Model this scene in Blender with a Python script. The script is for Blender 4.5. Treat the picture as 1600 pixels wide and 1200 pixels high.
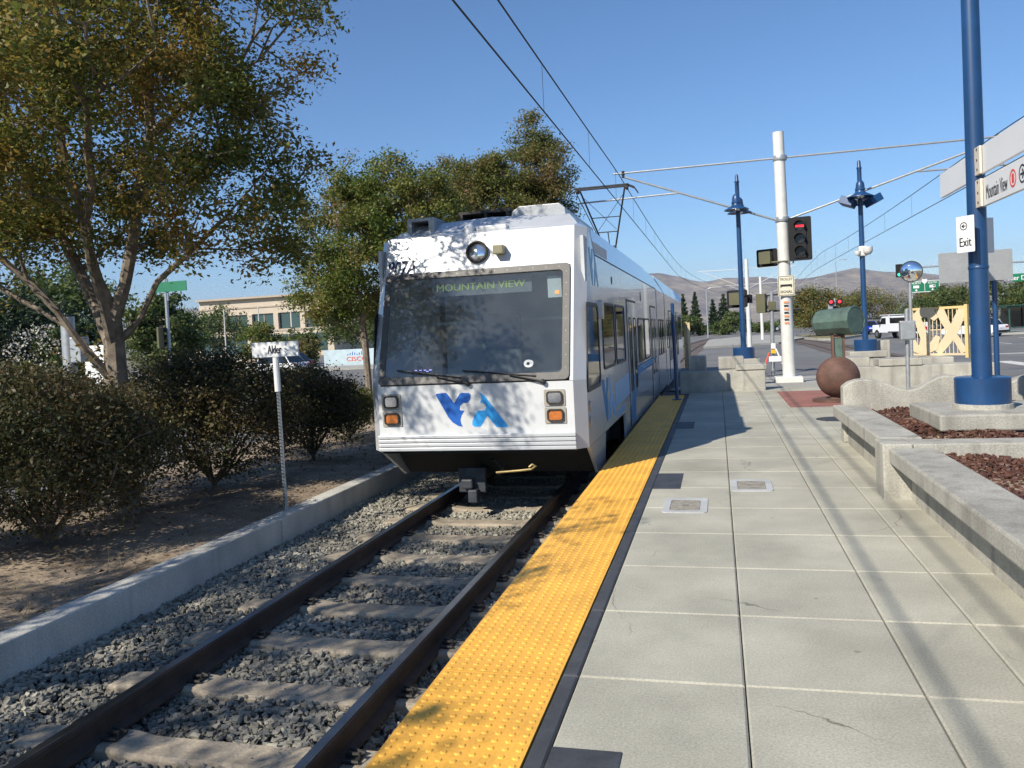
import bpy, bmesh, math, random
import numpy as np
from mathutils import Vector, Matrix
random.seed(7); rng = np.random.default_rng(11)
for o in list(bpy.data.objects): bpy.data.objects.remove(o)
SC = bpy.context.scene
COL = SC.collection

# ------------------------------------------------------------------ camera
cam_d = bpy.data.cameras.new('camera'); cam = bpy.data.objects.new('camera', cam_d); COL.objects.link(cam)
R = ((0.967526, 0.040993, 0.249425), (0.247793, 0.041041, -0.967943), (-0.049916, 0.998316, 0.02955))
cam.matrix_world = Matrix([[*R[0], 0], [*R[1], 0], [*R[2], 1.67], [0, 0, 0, 1]])
cam_d.sensor_width = 36; cam_d.lens = 36 * 1250 / 1600; cam_d.shift_y = -42 / 1600
cam_d.clip_start = .05; cam_d.clip_end = 30000
SC.camera = cam
# ------------------------------------------------------------------ light
SUN = Vector((.668, 1.1, -1.0)).normalized()
world = bpy.data.worlds.new('World'); SC.world = world; world.use_nodes = True
wn = world.node_tree.nodes; bg = wn['Background']
sky = wn.new('ShaderNodeTexSky'); sky.sky_type = 'NISHITA'; sky.sun_disc = False
sky.sun_elevation = math.asin(-SUN.z); sky.sun_rotation = math.atan2(-SUN.x, -SUN.y)
sky.air_density = 1.0; sky.dust_density = .1; sky.ozone_density = 6.0; sky.altitude = 0
hs = wn.new('ShaderNodeHueSaturation'); hs.inputs['Saturation'].default_value = 1.05
world.node_tree.links.new(sky.outputs[0], hs.inputs['Color']); world.node_tree.links.new(hs.outputs[0], bg.inputs[0]); bg.inputs[1].default_value = .108
sun_d = bpy.data.lights.new('sun', 'SUN'); sun_d.energy = 5.0; sun_d.angle = math.radians(.53); sun_d.color = (1, .93, .80)
sun = bpy.data.objects.new('sun', sun_d); COL.objects.link(sun); sun.rotation_euler = SUN.to_track_quat('-Z', 'Y').to_euler()
SC.view_settings.view_transform = 'Standard'; SC.view_settings.look = 'None'
SC.view_settings.exposure = .40; SC.view_settings.gamma = 1
SC.render.engine = 'CYCLES'
SC.cycles.max_bounces = 6; SC.cycles.transparent_max_bounces = 12

# ------------------------------------------------------------------ materials
def mat(name, c, rough=.6, metal=0., var=.12, scale=2., c2=None, bump=0., bscale=40., spec=.5, fine=.06, fscale=60., coat=0., rnd=0.):
    m = bpy.data.materials.new(name); m.use_nodes = True
    nt = m.node_tree; N = nt.nodes; L = nt.links; b = N['Principled BSDF']
    b.inputs['Roughness'].default_value = rough; b.inputs['Metallic'].default_value = metal
    b.inputs['Specular IOR Level'].default_value = spec; b.inputs['Coat Weight'].default_value = coat
    g = N.new('ShaderNodeNewGeometry')
    n1 = N.new('ShaderNodeTexNoise'); n1.inputs['Scale'].default_value = scale; n1.inputs['Detail'].default_value = 7; n1.inputs['Roughness'].default_value = .62
    L.new(g.outputs['Position'], n1.inputs['Vector'])
    rp = N.new('ShaderNodeValToRGB'); rp.color_ramp.elements[0].position = .32; rp.color_ramp.elements[1].position = .68
    a = [max(0, x * (1 - var)) for x in c]; d = list(c2) if c2 else [x * (1 + var) for x in c]
    rp.color_ramp.elements[0].color = (*a, 1); rp.color_ramp.elements[1].color = (*d, 1)
    L.new(n1.outputs['Fac'], rp.inputs[0]); out = rp.outputs[0]
    if fine:
        n2 = N.new('ShaderNodeTexNoise'); n2.inputs['Scale'].default_value = fscale; n2.inputs['Detail'].default_value = 4
        L.new(g.outputs['Position'], n2.inputs['Vector'])
        mr = N.new('ShaderNodeMapRange'); mr.inputs[1].default_value = .3; mr.inputs[2].default_value = .7
        mr.inputs[3].default_value = 1 - fine * 2; mr.inputs[4].default_value = 1 + fine * 2
        L.new(n2.outputs['Fac'], mr.inputs[0])
        mx = N.new('ShaderNodeMix'); mx.data_type = 'RGBA'; mx.blend_type = 'MULTIPLY'; mx.inputs[0].default_value = 1
        L.new(out, mx.inputs[6]); L.new(mr.outputs[0], mx.inputs[7]); out = mx.outputs[2]
    if rnd:
        oi = N.new('ShaderNodeObjectInfo'); m2 = N.new('ShaderNodeMapRange'); m2.inputs[3].default_value = 1 - rnd; m2.inputs[4].default_value = 1 + rnd
        L.new(oi.outputs['Random'], m2.inputs[0])
        mx = N.new('ShaderNodeMix'); mx.data_type = 'RGBA'; mx.blend_type = 'MULTIPLY'; mx.inputs[0].default_value = 1
        L.new(out, mx.inputs[6]); L.new(m2.outputs[0], mx.inputs[7]); out = mx.outputs[2]
    L.new(out, b.inputs['Base Color'])
    if bump:
        n3 = N.new('ShaderNodeTexNoise'); n3.inputs['Scale'].default_value = bscale; n3.inputs['Detail'].default_value = 5
        L.new(g.outputs['Position'], n3.inputs['Vector'])
        bp = N.new('ShaderNodeBump'); bp.inputs['Strength'].default_value = bump; bp.inputs['Distance'].default_value = .02
        L.new(n3.outputs['Fac'], bp.inputs['Height']); L.new(bp.outputs[0], b.inputs['Normal'])
    return m
def streaks(m, amount=.35, sx=9., sz=.7, dark=(.12, .11, .1)):
    # rain streaks and grime running down a vertical surface
    nt = m.node_tree; N = nt.nodes; L = nt.links; b = N['Principled BSDF']
    src = b.inputs['Base Color'].links[0].from_socket
    g = N.new('ShaderNodeNewGeometry'); mp = N.new('ShaderNodeMapping'); mp.inputs['Scale'].default_value = (sx, sx, sz)
    L.new(g.outputs['Position'], mp.inputs[0])
    n = N.new('ShaderNodeTexNoise'); n.inputs['Scale'].default_value = 1; n.inputs['Detail'].default_value = 6; L.new(mp.outputs[0], n.inputs[0])
    r = N.new('ShaderNodeMapRange'); r.inputs[1].default_value = .5; r.inputs[2].default_value = .78; r.inputs[3].default_value = 0; r.inputs[4].default_value = amount
    L.new(n.outputs['Fac'], r.inputs[0])
    mx = N.new('ShaderNodeMix'); mx.data_type = 'RGBA'; L.new(r.outputs[0], mx.inputs[0]); L.new(src, mx.inputs[6]); mx.inputs[7].default_value = (*dark, 1)
    L.new(mx.outputs[2], b.inputs['Base Color']); return m
def leafmat(name, cols, trans=.35):
    m = bpy.data.materials.new(name); m.use_nodes = True
    nt = m.node_tree; N = nt.nodes; L = nt.links; b = N['Principled BSDF']; b.inputs['Roughness'].default_value = .5
    b.inputs['Specular IOR Level'].default_value = .35
    g = N.new('ShaderNodeNewGeometry'); n1 = N.new('ShaderNodeTexNoise'); n1.inputs['Scale'].default_value = .9; n1.inputs['Detail'].default_value = 3
    L.new(g.outputs['Position'], n1.inputs['Vector'])
    ad = N.new('ShaderNodeMath'); ad.operation = 'MULTIPLY_ADD'; ad.inputs[1].default_value = .55
    m3 = N.new('ShaderNodeMath'); m3.operation = 'MULTIPLY_ADD'; m3.inputs[1].default_value = 1.3; m3.inputs[2].default_value = -.42
    L.new(n1.outputs['Fac'], m3.inputs[0]); L.new(g.outputs['Random Per Island'], ad.inputs[0]); L.new(m3.outputs[0], ad.inputs[2])
    rp = N.new('ShaderNodeValToRGB'); e = rp.color_ramp.elements
    while len(e) < len(cols): e.new(.5)
    for i, c in enumerate(cols): e[i].position = i / (len(cols) - 1); e[i].color = (*c, 1)
    L.new(ad.outputs[0], rp.inputs[0]); L.new(rp.outputs[0], b.inputs['Base Color'])
    t = N.new('ShaderNodeBsdfTranslucent'); L.new(rp.outputs[0], t.inputs[0])
    ms = N.new('ShaderNodeMixShader'); ms.inputs[0].default_value = trans
    L.new(b.outputs[0], ms.inputs[1]); L.new(t.outputs[0], ms.inputs[2]); L.new(ms.outputs[0], N['Material Output'].inputs[0])
    return m
def emit(name, c, s):
    m = mat(name, c, .4, var=0, fine=0); b = m.node_tree.nodes['Principled BSDF']
    b.inputs['Emission Color'].default_value = (*c, 1); b.inputs['Emission Strength'].default_value = s; return m

CONC = streaks(mat('concrete_wall', (.36, .345, .30), .85, var=.22, scale=1.6, bump=.3, bscale=60, fine=.1), .65, 6.)
CONCL = streaks(mat('retaining_concrete', (.50, .485, .44), .85, var=.18, scale=1.4, bump=.3, bscale=60, fine=.08), .38, 6., .7, (.2, .19, .17))
PAVE = streaks(mat('pavement_concrete', (.375, .36, .295), .82, var=.2, scale=.9, bump=.12, bscale=120, fine=.09, fscale=90, rnd=.05), .30, 1.3, 1.3, (.2, .19, .16))
APRON = mat('apron_concrete', (.33, .32, .285), .85, var=.16, scale=.8, bump=.1, fine=.08)
def cracks(m):
    nt = m.node_tree; N = nt.nodes; L = nt.links; b = N['Principled BSDF']; src = b.inputs['Base Color'].links[0].from_socket
    g = N.new('ShaderNodeNewGeometry'); n = N.new('ShaderNodeTexNoise'); n.inputs['Scale'].default_value = 2.5; n.inputs['Detail'].default_value = 5; L.new(g.outputs['Position'], n.inputs[0])
    va = N.new('ShaderNodeVectorMath'); va.operation = 'MULTIPLY_ADD'; va.inputs[1].default_value = (.5, .5, 0); L.new(n.outputs['Color'], va.inputs[0]); L.new(g.outputs['Position'], va.inputs[2])
    v = N.new('ShaderNodeTexVoronoi'); v.feature = 'DISTANCE_TO_EDGE'; v.inputs['Scale'].default_value = .75; L.new(va.outputs[0], v.inputs['Vector'])
    r = N.new('ShaderNodeMapRange'); r.inputs[1].default_value = .0015; r.inputs[2].default_value = .004; r.inputs[3].default_value = 1; r.inputs[4].default_value = 0; L.new(v.outputs['Distance'], r.inputs[0])
    n2 = N.new('ShaderNodeTexNoise'); n2.inputs['Scale'].default_value = .8; n2.inputs['Detail'].default_value = 3; L.new(g.outputs['Position'], n2.inputs[0])
    r2 = N.new('ShaderNodeMapRange'); r2.inputs[1].default_value = .52; r2.inputs[2].default_value = .6; r2.inputs[3].default_value = 0; r2.inputs[4].default_value = .75; L.new(n2.outputs['Fac'], r2.inputs[0])
    mu = N.new('ShaderNodeMath'); mu.operation = 'MULTIPLY'; L.new(r.outputs[0], mu.inputs[0]); L.new(r2.outputs[0], mu.inputs[1])
    # gum spots
    v2 = N.new('ShaderNodeTexVoronoi'); v2.inputs['Scale'].default_value = 2.2; L.new(g.outputs['Position'], v2.inputs['Vector'])
    r3 = N.new('ShaderNodeMapRange'); r3.inputs[1].default_value = .025; r3.inputs[2].default_value = .045; r3.inputs[3].default_value = .45; r3.inputs[4].default_value = 0; L.new(v2.outputs['Distance'], r3.inputs[0])
    mx2 = N.new('ShaderNodeMath'); mx2.operation = 'MAXIMUM'; L.new(mu.outputs[0], mx2.inputs[0]); L.new(r3.outputs[0], mx2.inputs[1])
    mx = N.new('ShaderNodeMix'); mx.data_type = 'RGBA'; L.new(mx2.outputs[0], mx.inputs[0]); L.new(src, mx.inputs[6]); mx.inputs[7].default_value = (.09, .085, .07, 1)
    L.new(mx.outputs[2], b.inputs['Base Color']); return m
cracks(PAVE)
JOINT = mat('joint_filler', (.10, .095, .085), .9)
DARKT = mat('dark_edge_tile', (.045, .048, .055), .6, var=.3, scale=6, bump=.1)
YEL = mat('tactile_yellow', (.78, .40, .055), .55, var=.13, scale=2.2, fine=.06, bump=.05)
ASPH = mat('asphalt', (.15, .146, .142), .9, var=.2, scale=.35, bump=.15, bscale=50, fine=.1)
DIRT = mat('dry_dirt', (.23, .17, .115), .95, var=.35, scale=1.5, c2=(.37, .29, .21), bump=.6, bscale=22, fine=.18, fscale=45)
STONE = mat('ballast_stone', (.12, .122, .115), .9, var=.5, scale=9, c2=(.27, .26, .235), bump=.3, fine=.12)
BASE = mat('ballast_base', (.05, .048, .045), .95, var=.3, scale=9, bump=.4)
TIE = mat('concrete_tie', (.32, .27, .205), .9, var=.22, scale=5, bump=.2, fine=.1)
RAILM = mat('rail_rust', (.055, .036, .027), .75, var=.3, scale=8)
RAILT = mat('rail_polished', (.30, .30, .31), .32, metal=1, var=.2, scale=5)
IRON = mat('dark_iron', (.03, .027, .025), .7, var=.3, scale=10)
WHITE = mat('train_white_paint', (.60, .61, .62), .28, var=.03, scale=1.5, fine=.01, coat=.3)
SILV = mat('train_side_paint', (.47, .485, .51), .2, var=.03, scale=1.2, fine=.01, coat=.5)
streaks(WHITE, .22, 7, .5, (.30, .28, .25)); streaks(SILV, .18, 5, .5, (.25, .24, .22)); streaks(YEL, .30, 4, 4, (.40, .22, .05))
BLACK = mat('black_rubber', (.012, .012, .013), .55, var=.2)
UNDER = mat('underframe_black', (.012, .012, .012), .8, var=.3, scale=6)
FRAME = mat('windshield_frame', (.075, .07, .068), .5, var=.15, scale=7)
GLASSD = mat('dark_window_glass', (.012, .015, .016), .04, var=.05, fine=0, spec=.8)
BLUE1 = mat('logo_dark_blue', (.008, .10, .42), .5, var=.12, fine=.01)
STRB = mat('side_stripe_blue', (.006, .15, .36), .55, var=.1, fine=.01, spec=.25)
BLUE2 = mat('logo_light_blue', (.03, .30, .68), .35, var=.15, fine=.01)
BLUE3 = mat('stripe_pale_blue', (.09, .30, .55), .4, var=.06, fine=.01)
NAVY = mat('navy_lettering', (.02, .035, .09), .5, fine=0)
POLEB = mat('blue_pole_paint', (.010, .05, .145), .38, var=.16, scale=3, fine=.03, coat=.2)
POLEW = mat('white_pole_paint', (.60, .59, .56), .5, var=.08, scale=4, fine=.03)
GALV = mat('galvanised_steel', (.40, .41, .42), .45, metal=.6, var=.15, scale=9)
SIGNW = mat('sign_white', (.70, .70, .70), .45, var=.03, fine=.01)
SIGNG = mat('sign_back_grey', (.33, .335, .34), .5, metal=.3, var=.08, scale=5)
CREAM = mat('cream_bracket', (.66, .58, .48), .5)
TEXTK = mat('black_lettering', (.012, .012, .018), .6, fine=0)
REDI = mat('red_icon', (.62, .07, .05), .5, fine=0)
MULCH = mat('mulch_chips', (.085, .038, .026), .95, var=.5, scale=14, c2=(.17, .08, .055))
RUST = mat('rusted_steel', (.105, .055, .04), .8, var=.25, scale=4, c2=(.15, .08, .06), bump=.1)
PATINA = streaks(mat('green_patina', (.10, .155, .13), .55, metal=.3, var=.25, scale=4, bump=.06), .6, 5, 2, (.05, .04, .03))
REDPAD = mat('red_pavement', (.27, .115, .09), .85, var=.2, scale=2, bump=.1)
FENCEY = mat('cream_yellow_paint', (.62, .46, .20), .5, var=.06)
FENCEP = mat('pale_tan_paint', (.60, .48, .31), .5, var=.06)
SIGK = mat('signal_black', (.011, .011, .012), .6, spec=.25)
SIGO = mat('signal_olive', (.10, .095, .05), .5)
REDL = emit('red_light', (.9, .03, .04), 1.4); GRNL = emit('green_light', (.03, .9, .35), 2.5)
LENS = mat('dark_lens', (.02, .02, .02), .15)
BARK = mat('pale_bark', (.15, .115, .085), .85, var=.4, scale=6, c2=(.27, .22, .17), bump=.3, bscale=25)
BARKD = mat('grey_bark', (.14, .11, .09), .9, var=.3, scale=6)
LEAF1 = leafmat('crape_leaf', [(.05, .085, .02), (.10, .135, .028), (.18, .18, .04), (.31, .21, .05), (.38, .20, .055)], .45)
LEAF2 = leafmat('street_leaf', [(.05, .095, .02), (.09, .15, .028), (.155, .185, .04), (.22, .20, .05), (.30, .18, .065)], .4)
LEAFB = leafmat('barberry_leaf', [(.03, .045, .016), (.055, .07, .024), (.085, .07, .03), (.14, .095, .04), (.12, .14, .04)], .3)
LEAFG = leafmat('green_leaf', [(.04, .07, .02), (.07, .11, .03), (.12, .145, .04), (.16, .165, .055)])
LEAFC = leafmat('conifer_leaf', [(.015, .03, .012), (.03, .05, .018), (.05, .065, .025)], .1)
LEAFR = leafmat('reddish_leaf', [(.07, .105, .025), (.12, .145, .035), (.20, .165, .05), (.30, .18, .09)], .4)
PINK = leafmat('pink_petal', [(.45, .17, .30), (.6, .28, .42)])
PETW = leafmat('white_petal', [(.5, .45, .4), (.7, .68, .62)])
REDF = leafmat('red_flower', [(.35, .02, .06), (.5, .05, .1)])
GRASS = mat('dry_grass', (.30, .24, .12), .95, var=.3, scale=.06, c2=(.20, .18, .09), fine=.15, fscale=2)
GND = mat('far_ground', (.17, .15, .10), .95, var=.3, scale=.02, fine=.1, fscale=1)
HILLM = mat('dry_hill', (.22, .18, .115), .95, var=.4, scale=.004, c2=(.34, .28, .18), fine=.14, fscale=.02)
BLDG = mat('tan_facade', (.50, .42, .33), .8, var=.06, scale=.5)
BLDG2 = mat('tan_facade_band', (.40, .33, .26), .8, var=.06)
BGLASS = mat('teal_glass', (.035, .07, .075), .12, var=.1, fine=0)
CARW = mat('car_white_paint', (.72, .73, .75), .25, var=.02, fine=0, coat=.5)
CARB = mat('car_blue_paint', (.01, .035, .38), .25, var=.02, fine=0, coat=.5)
CARK = mat('car_black_paint', (.015, .015, .018), .25, var=.02, fine=0, coat=.5)
TYRE = mat('tyre_rubber', (.015, .015, .015), .85)
RIM = mat('wheel_rim', (.35, .35, .36), .35, metal=.8)
TAIL = mat('tail_lamp', (.45, .015, .015), .3, fine=0)
AMB = mat('amber_lens', (.48, .15, .035), .3, var=.2, scale=40)
CHROME = mat('lamp_glass', (.75, .77, .80), .08, metal=.9, var=.2, scale=25, fine=0)
BEIGE = mat('lamp_plate', (.36, .33, .28), .5, metal=.2)
GREENS = mat('green_sign', (.01, .16, .075), .5, fine=0)
LINEW = mat('road_paint', (.55, .54, .50), .7, var=.2, scale=3)
CABI = mat('cab_interior', (.14, .15, .165), .7, var=.1)
CABL = mat('cab_lining', (.50, .52, .54), .7, var=.06)
LED = emit('sign_led', (.20, .26, .05), .55); LEDP = emit('run_number_led', (.45, .35, 1.), 1.2); LEDO = emit('orange_led', (1, .3, .05), 1.2)
MIRR = mat('mirror_glass', (.85, .87, .9), .02, metal=1, var=0, fine=0)

def glass_mat():
    m = bpy.data.materials.new('dusty_windshield'); m.use_nodes = True
    nt = m.node_tree; N = nt.nodes; L = nt.links; N.remove(N['Principled BSDF'])
    tr = N.new('ShaderNodeBsdfTransparent'); tr.inputs[0].default_value = (.70, .78, .78, 1)
    df = N.new('ShaderNodeBsdfDiffuse'); df.inputs[0].default_value = (.50, .55, .58, 1)
    gl = N.new('ShaderNodeBsdfGlossy'); gl.inputs['Roughness'].default_value = .03
    g = N.new('ShaderNodeNewGeometry'); n = N.new('ShaderNodeTexNoise'); n.inputs['Scale'].default_value = 2.5; n.inputs['Detail'].default_value = 6
    L.new(g.outputs['Position'], n.inputs[0])
    mr = N.new('ShaderNodeMapRange'); mr.inputs[3].default_value = .02; mr.inputs[4].default_value = .12; L.new(n.outputs['Fac'], mr.inputs[0])
    m1 = N.new('ShaderNodeMixShader'); L.new(mr.outputs[0], m1.inputs[0]); L.new(tr.outputs[0], m1.inputs[1]); L.new(df.outputs[0], m1.inputs[2])
    fr = N.new('ShaderNodeFresnel'); fr.inputs[0].default_value = 1.7
    m2 = N.new('ShaderNodeMixShader'); L.new(fr.outputs[0], m2.inputs[0]); L.new(m1.outputs[0], m2.inputs[1]); L.new(gl.outputs[0], m2.inputs[2])
    L.new(m2.outputs[0], N['Material Output'].inputs[0]); return m
WSG = glass_mat()

# ------------------------------------------------------------------ mesh helpers
class MB:
    def __init__(s): s.v = []; s.f = []
    def add(s, vs, fs):
        n = len(s.v); s.v += [tuple(v) for v in vs]; s.f += [tuple(i + n for i in f) for f in fs]; return s
    def box(s, x0, x1, y0, y1, z0, z1, M=None):
        vs = [(x, y, z) for z in (z0, z1) for y in (y0, y1) for x in (x0, x1)]
        if M is not None: vs = [M @ Vector(v) for v in vs]
        return s.add(vs, [(0, 2, 3, 1), (4, 5, 7, 6), (0, 1, 5, 4), (2, 6, 7, 3), (0, 4, 6, 2), (1, 3, 7, 5)])
    def tube(s, pts, rs, n=8, cap=True):
        pts = [Vector(p) for p in pts]
        if not hasattr(rs, '__len__'): rs = [rs] * len(pts)
        rings = []; up = None
        for i, p in enumerate(pts):
            d = (pts[min(i + 1, len(pts) - 1)] - pts[max(i - 1, 0)]).normalized()
            a = Vector((0, 0, 1)) if abs(d.z) < .9 else Vector((1, 0, 0))
            if up is None: u = d.cross(a).normalized()
            else: u = (up - d * up.dot(d)).normalized()
            up = u; w = d.cross(u)
            rings.append([p + (u * math.cos(2 * math.pi * k / n) + w * math.sin(2 * math.pi * k / n)) * rs[i] for k in range(n)])
        vs = [v for r in rings for v in r]; fs = []
        for i in range(len(pts) - 1):
            for k in range(n): fs.append((i * n + k, i * n + (k + 1) % n, (i + 1) * n + (k + 1) % n, (i + 1) * n + k))
        if cap: fs += [tuple(range(n - 1, -1, -1)), tuple(range((len(pts) - 1) * n, len(pts) * n))]
        return s.add(vs, fs)
    def lathe(s, prof, c=(0, 0, 0), n=20, M=None):
        vs = []
        for r, z in prof:
            for k in range(n):
                p = Vector((r * math.cos(2 * math.pi * k / n), r * math.sin(2 * math.pi * k / n), z))
                vs.append((M @ p if M is not None else p) + Vector(c))
        fs = [(i * n + k, i * n + (k + 1) % n, (i + 1) * n + (k + 1) % n, (i + 1) * n + k) for i in range(len(prof) - 1) for k in range(n)]
        fs += [tuple(range(n - 1, -1, -1)), tuple(range((len(prof) - 1) * n, len(prof) * n))]
        return s.add(vs, fs)
    def prism(s, poly, fn, d0, d1):
        # poly: 2D outline; fn(u, v, d) -> 3D
        n = len(poly); vs = [fn(u, v, d0) for u, v in poly] + [fn(u, v, d1) for u, v in poly]
        return s.add(vs, [tuple(range(n - 1, -1, -1)), tuple(range(n, 2 * n))] + [(i, (i + 1) % n, n + (i + 1) % n, n + i) for i in range(n)])
    def ring(s, outer, inner, fn, d0, d1):
        n = len(outer); vs = []
        for d in (d0, d1):
            vs += [fn(u, v, d) for u, v in outer] + [fn(u, v, d) for u, v in inner]
        fs = []
        for i in range(n):
            j = (i + 1) % n
            fs += [(2 * n + i, 2 * n + j, 3 * n + j, 3 * n + i), (j, i, n + i, n + j), (i, j, 2 * n + j, 2 * n + i), (n + j, n + i, 3 * n + i, 3 * n + j)]
        return s.add(vs, fs)
WL = {}
def link(name, me, m, parent=None, smooth=False, bevel=0.):
    o = bpy.data.objects.new(name, me); COL.objects.link(o)
    if m: me.materials.append(m)
    if parent is not None: o.parent = parent; WL[o] = WL.get(parent, Vector())
    if smooth:
        me.polygons.foreach_set('use_smooth', [True] * len(me.polygons))
    if bevel:
        b = o.modifiers.new('bevel', 'BEVEL'); b.width = bevel; b.segments = 2; b.limit_method = 'ANGLE'; b.angle_limit = .6
    return o
def obj(name, mb, m, parent=None, smooth=False, bevel=0.):
    off = WL.get(parent, Vector()) if parent is not None else Vector()
    me = bpy.data.meshes.new(name); me.from_pydata([Vector(v) - off for v in mb.v], [], mb.f); 
    bm = bmesh.new(); bm.from_mesh(me); bmesh.ops.recalc_face_normals(bm, faces=bm.faces); bm.to_mesh(me); bm.free()
    o = link(name, me, m, parent, False, bevel)
    if smooth:
        me.polygons.foreach_set('use_smooth', [True] * len(me.polygons))
        try: me.set_sharp_from_angle(angle=.7)
        except Exception: pass
    return o
def tag(o, label, cat=None, group=None, kind=None):
    o['label'] = label
    if cat: o['category'] = cat
    if group: o['group'] = group
    if kind: o['kind'] = kind
    return o
def thing(name, loc, label, cat, group=None):
    o = bpy.data.objects.new(name, None); COL.objects.link(o); o.location = loc; o.empty_display_size = .2
    WL[o] = Vector(loc); return tag(o, label, cat, group)
def struct(o, label): o['kind'] = 'structure'; o['label'] = label; return o
def copy_tree(o, parent=None):
    c = o.copy(); COL.objects.link(c)
    if parent is not None: c.parent = parent
    for ch in list(o.children): copy_tree(ch, c)
    return c
def box(name, b, m, parent=None, bevel=0.): return obj(name, MB().box(*b), m, parent, bevel=bevel)
def rrect(u0, u1, v0, v1, r, n=5):
    P = []
    for cx, cy, a0 in ((u1 - r, v1 - r, 0), (u0 + r, v1 - r, 90), (u0 + r, v0 + r, 180), (u1 - r, v0 + r, 270)):
        for k in range(n + 1):
            a = math.radians(a0 + 90 * k / n); P.append((cx + r * math.cos(a), cy + r * math.sin(a)))
    return P
def text(name, s, m, org, ux, uz, w, h, parent=None, shear=0., bold=.028):
    """lettering as a thin mesh: org = lower left corner, ux / uz = unit vectors, w x h metres"""
    cu = bpy.data.curves.new('t', 'FONT'); cu.body = s; cu.shear = shear; cu.resolution_u = 3
    t = bpy.data.objects.new('t', cu); COL.objects.link(t)
    me0 = t.to_mesh(); V = np.array([v.co[:] for v in me0.vertices]); F = [tuple(p.vertices) for p in me0.polygons]
    t.to_mesh_clear(); bpy.data.objects.remove(t); bpy.data.curves.remove(cu)
    V[:, 0] -= V[:, 0].min(); V[:, 1] -= V[:, 1].min(); V[:, 0] *= w / V[:, 0].max(); V[:, 1] *= h / V[:, 1].max()
    ux = Vector(ux).normalized(); uz = Vector(uz).normalized(); mb = MB()
    nrm = ux.cross(uz)
    for k in (-1, 0, 1): mb.add([Vector(org) + ux * (a + k * h * bold) + uz * b + nrm * (.0004 * k) for a, b, _ in V], F)
    return obj(name, mb, m, parent)

# ------------------------------------------------------------------ ground and roads
gm = MB()
XB = [-6000, -4.95, -1.35, 6.35, 9.6, 6000]; YB = [-60, 23.5, 9000]
for j in range(2):
    for i in range(5):
        z = -.64 if (j == 0 and i in (1, 3)) else -.47
        gm.add([(XB[i], YB[j], z), (XB[i + 1], YB[j], z), (XB[i + 1], YB[j + 1], z), (XB[i], YB[j + 1], z)], [(0, 1, 2, 3)])
gm.add([(-6000, -6000, -.47), (6000, -6000, -.47), (6000, -60, -.47), (-6000, -60, -.47)], [(0, 1, 2, 3)])
struct(obj('ground', gm, GND), 'dry ground reaching out to the hills')
rd = MB()
rd.box(-70, 90, 26, 108, -.6, -.435)
struct(obj('road', rd, ASPH), 'wide grey asphalt intersection beyond the platform end')
rd = MB(); rd.box(-75, -9.9, -30, 25.9, -.6, -.437)
struct(obj('road', rd, ASPH), 'asphalt street on the left behind the shrubs')
# road that climbs away to the right
rp = MB(); pts = [(17, 107, -.43), (20, 130, -.3), (25, 160, .4), (33, 200, 2.2), (45, 250, 4.8), (62, 310, 7.0), (90, 390, 8.2)]
for i in range(len(pts) - 1):
    a, b = pts[i], pts[i + 1]; w = 11
    rp.add([(a[0] - w, a[1], a[2]), (a[0] + w, a[1], a[2]), (b[0] + w, b[1], b[2]), (b[0] - w, b[1], b[2])], [(0, 1, 2, 3)])
    rp.add([(a[0] + w, a[1], a[2]), (a[0] + w + 16, a[1], -.46), (b[0] + w + 16, b[1], -.46), (b[0] + w, b[1], b[2])], [(0, 1, 2, 3)])
    rp.add([(a[0] - w, a[1], a[2]), (a[0] - w - 16, a[1], -.46), (b[0] - w - 16, b[1], -.46), (b[0] - w, b[1], b[2])], [(3, 2, 1, 0)])
struct(obj('road', rp, ASPH), 'asphalt road climbing to the overpass')
rp = MB(); pts2 = [(-14, 107, -.43), (-10, 140, -.35), (2, 190, .1), (20, 250, .8), (44, 330, 2.)]
for i in range(len(pts2) - 1):
    a, b = pts2[i], pts2[i + 1]; w = 9
    rp.add([(a[0] - w, a[1], a[2]), (a[0] + w, a[1], a[2]), (b[0] + w, b[1], b[2]), (b[0] - w, b[1], b[2])], [(0, 1, 2, 3)])
struct(obj('road', rp, ASPH), 'far asphalt lanes running beside the rails')
lm = MB()
for i in range(9): lm.box(6.6 + i * 1.4, 7.2 + i * 1.4, 33, 36.2, -.435, -.431)
for y in range(38, 105, 8): lm.box(21.0, 21.13, y, y + 3, -.435, -.431); lm.box(17.0, 17.13, y, y + 3, -.435, -.431); lm.box(-9, -8.87, y, y + 3, -.435, -.431)
lm.box(12.5, 26, 42, 42.4, -.435, -.431)
struct(obj('road_marking', lm, LINEW), 'worn white lane lines on the intersection')
# dry planting bed left of the track
nx, ny = 40, 130; bx0, bx1, by0, by1 = -9.9, -4.97, -9, 25.5
V = []; 
for j in range(ny + 1):
    for i in range(nx + 1):
        x = bx0 + (bx1 - bx0) * i / nx; y = by0 + (by1 - by0) * j / ny
        z = -.30 - .13 * max(0, (-7.6 - x) / 2.3) + .035 * math.sin(x * 2.1 + y * .7) * math.sin(y * 1.3) + random.uniform(-.014, .014)
        if i == nx: z = -.31
        V.append((x, y, z))
F = [(j * (nx + 1) + i, j * (nx + 1) + i + 1, (j + 1) * (nx + 1) + i + 1, (j + 1) * (nx + 1) + i) for j in range(ny) for i in range(nx)]
o = obj('dirt_bed', MB().add(V, F), DIRT, smooth=True); struct(o, 'dry brown dirt bed between track wall and street')
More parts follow.
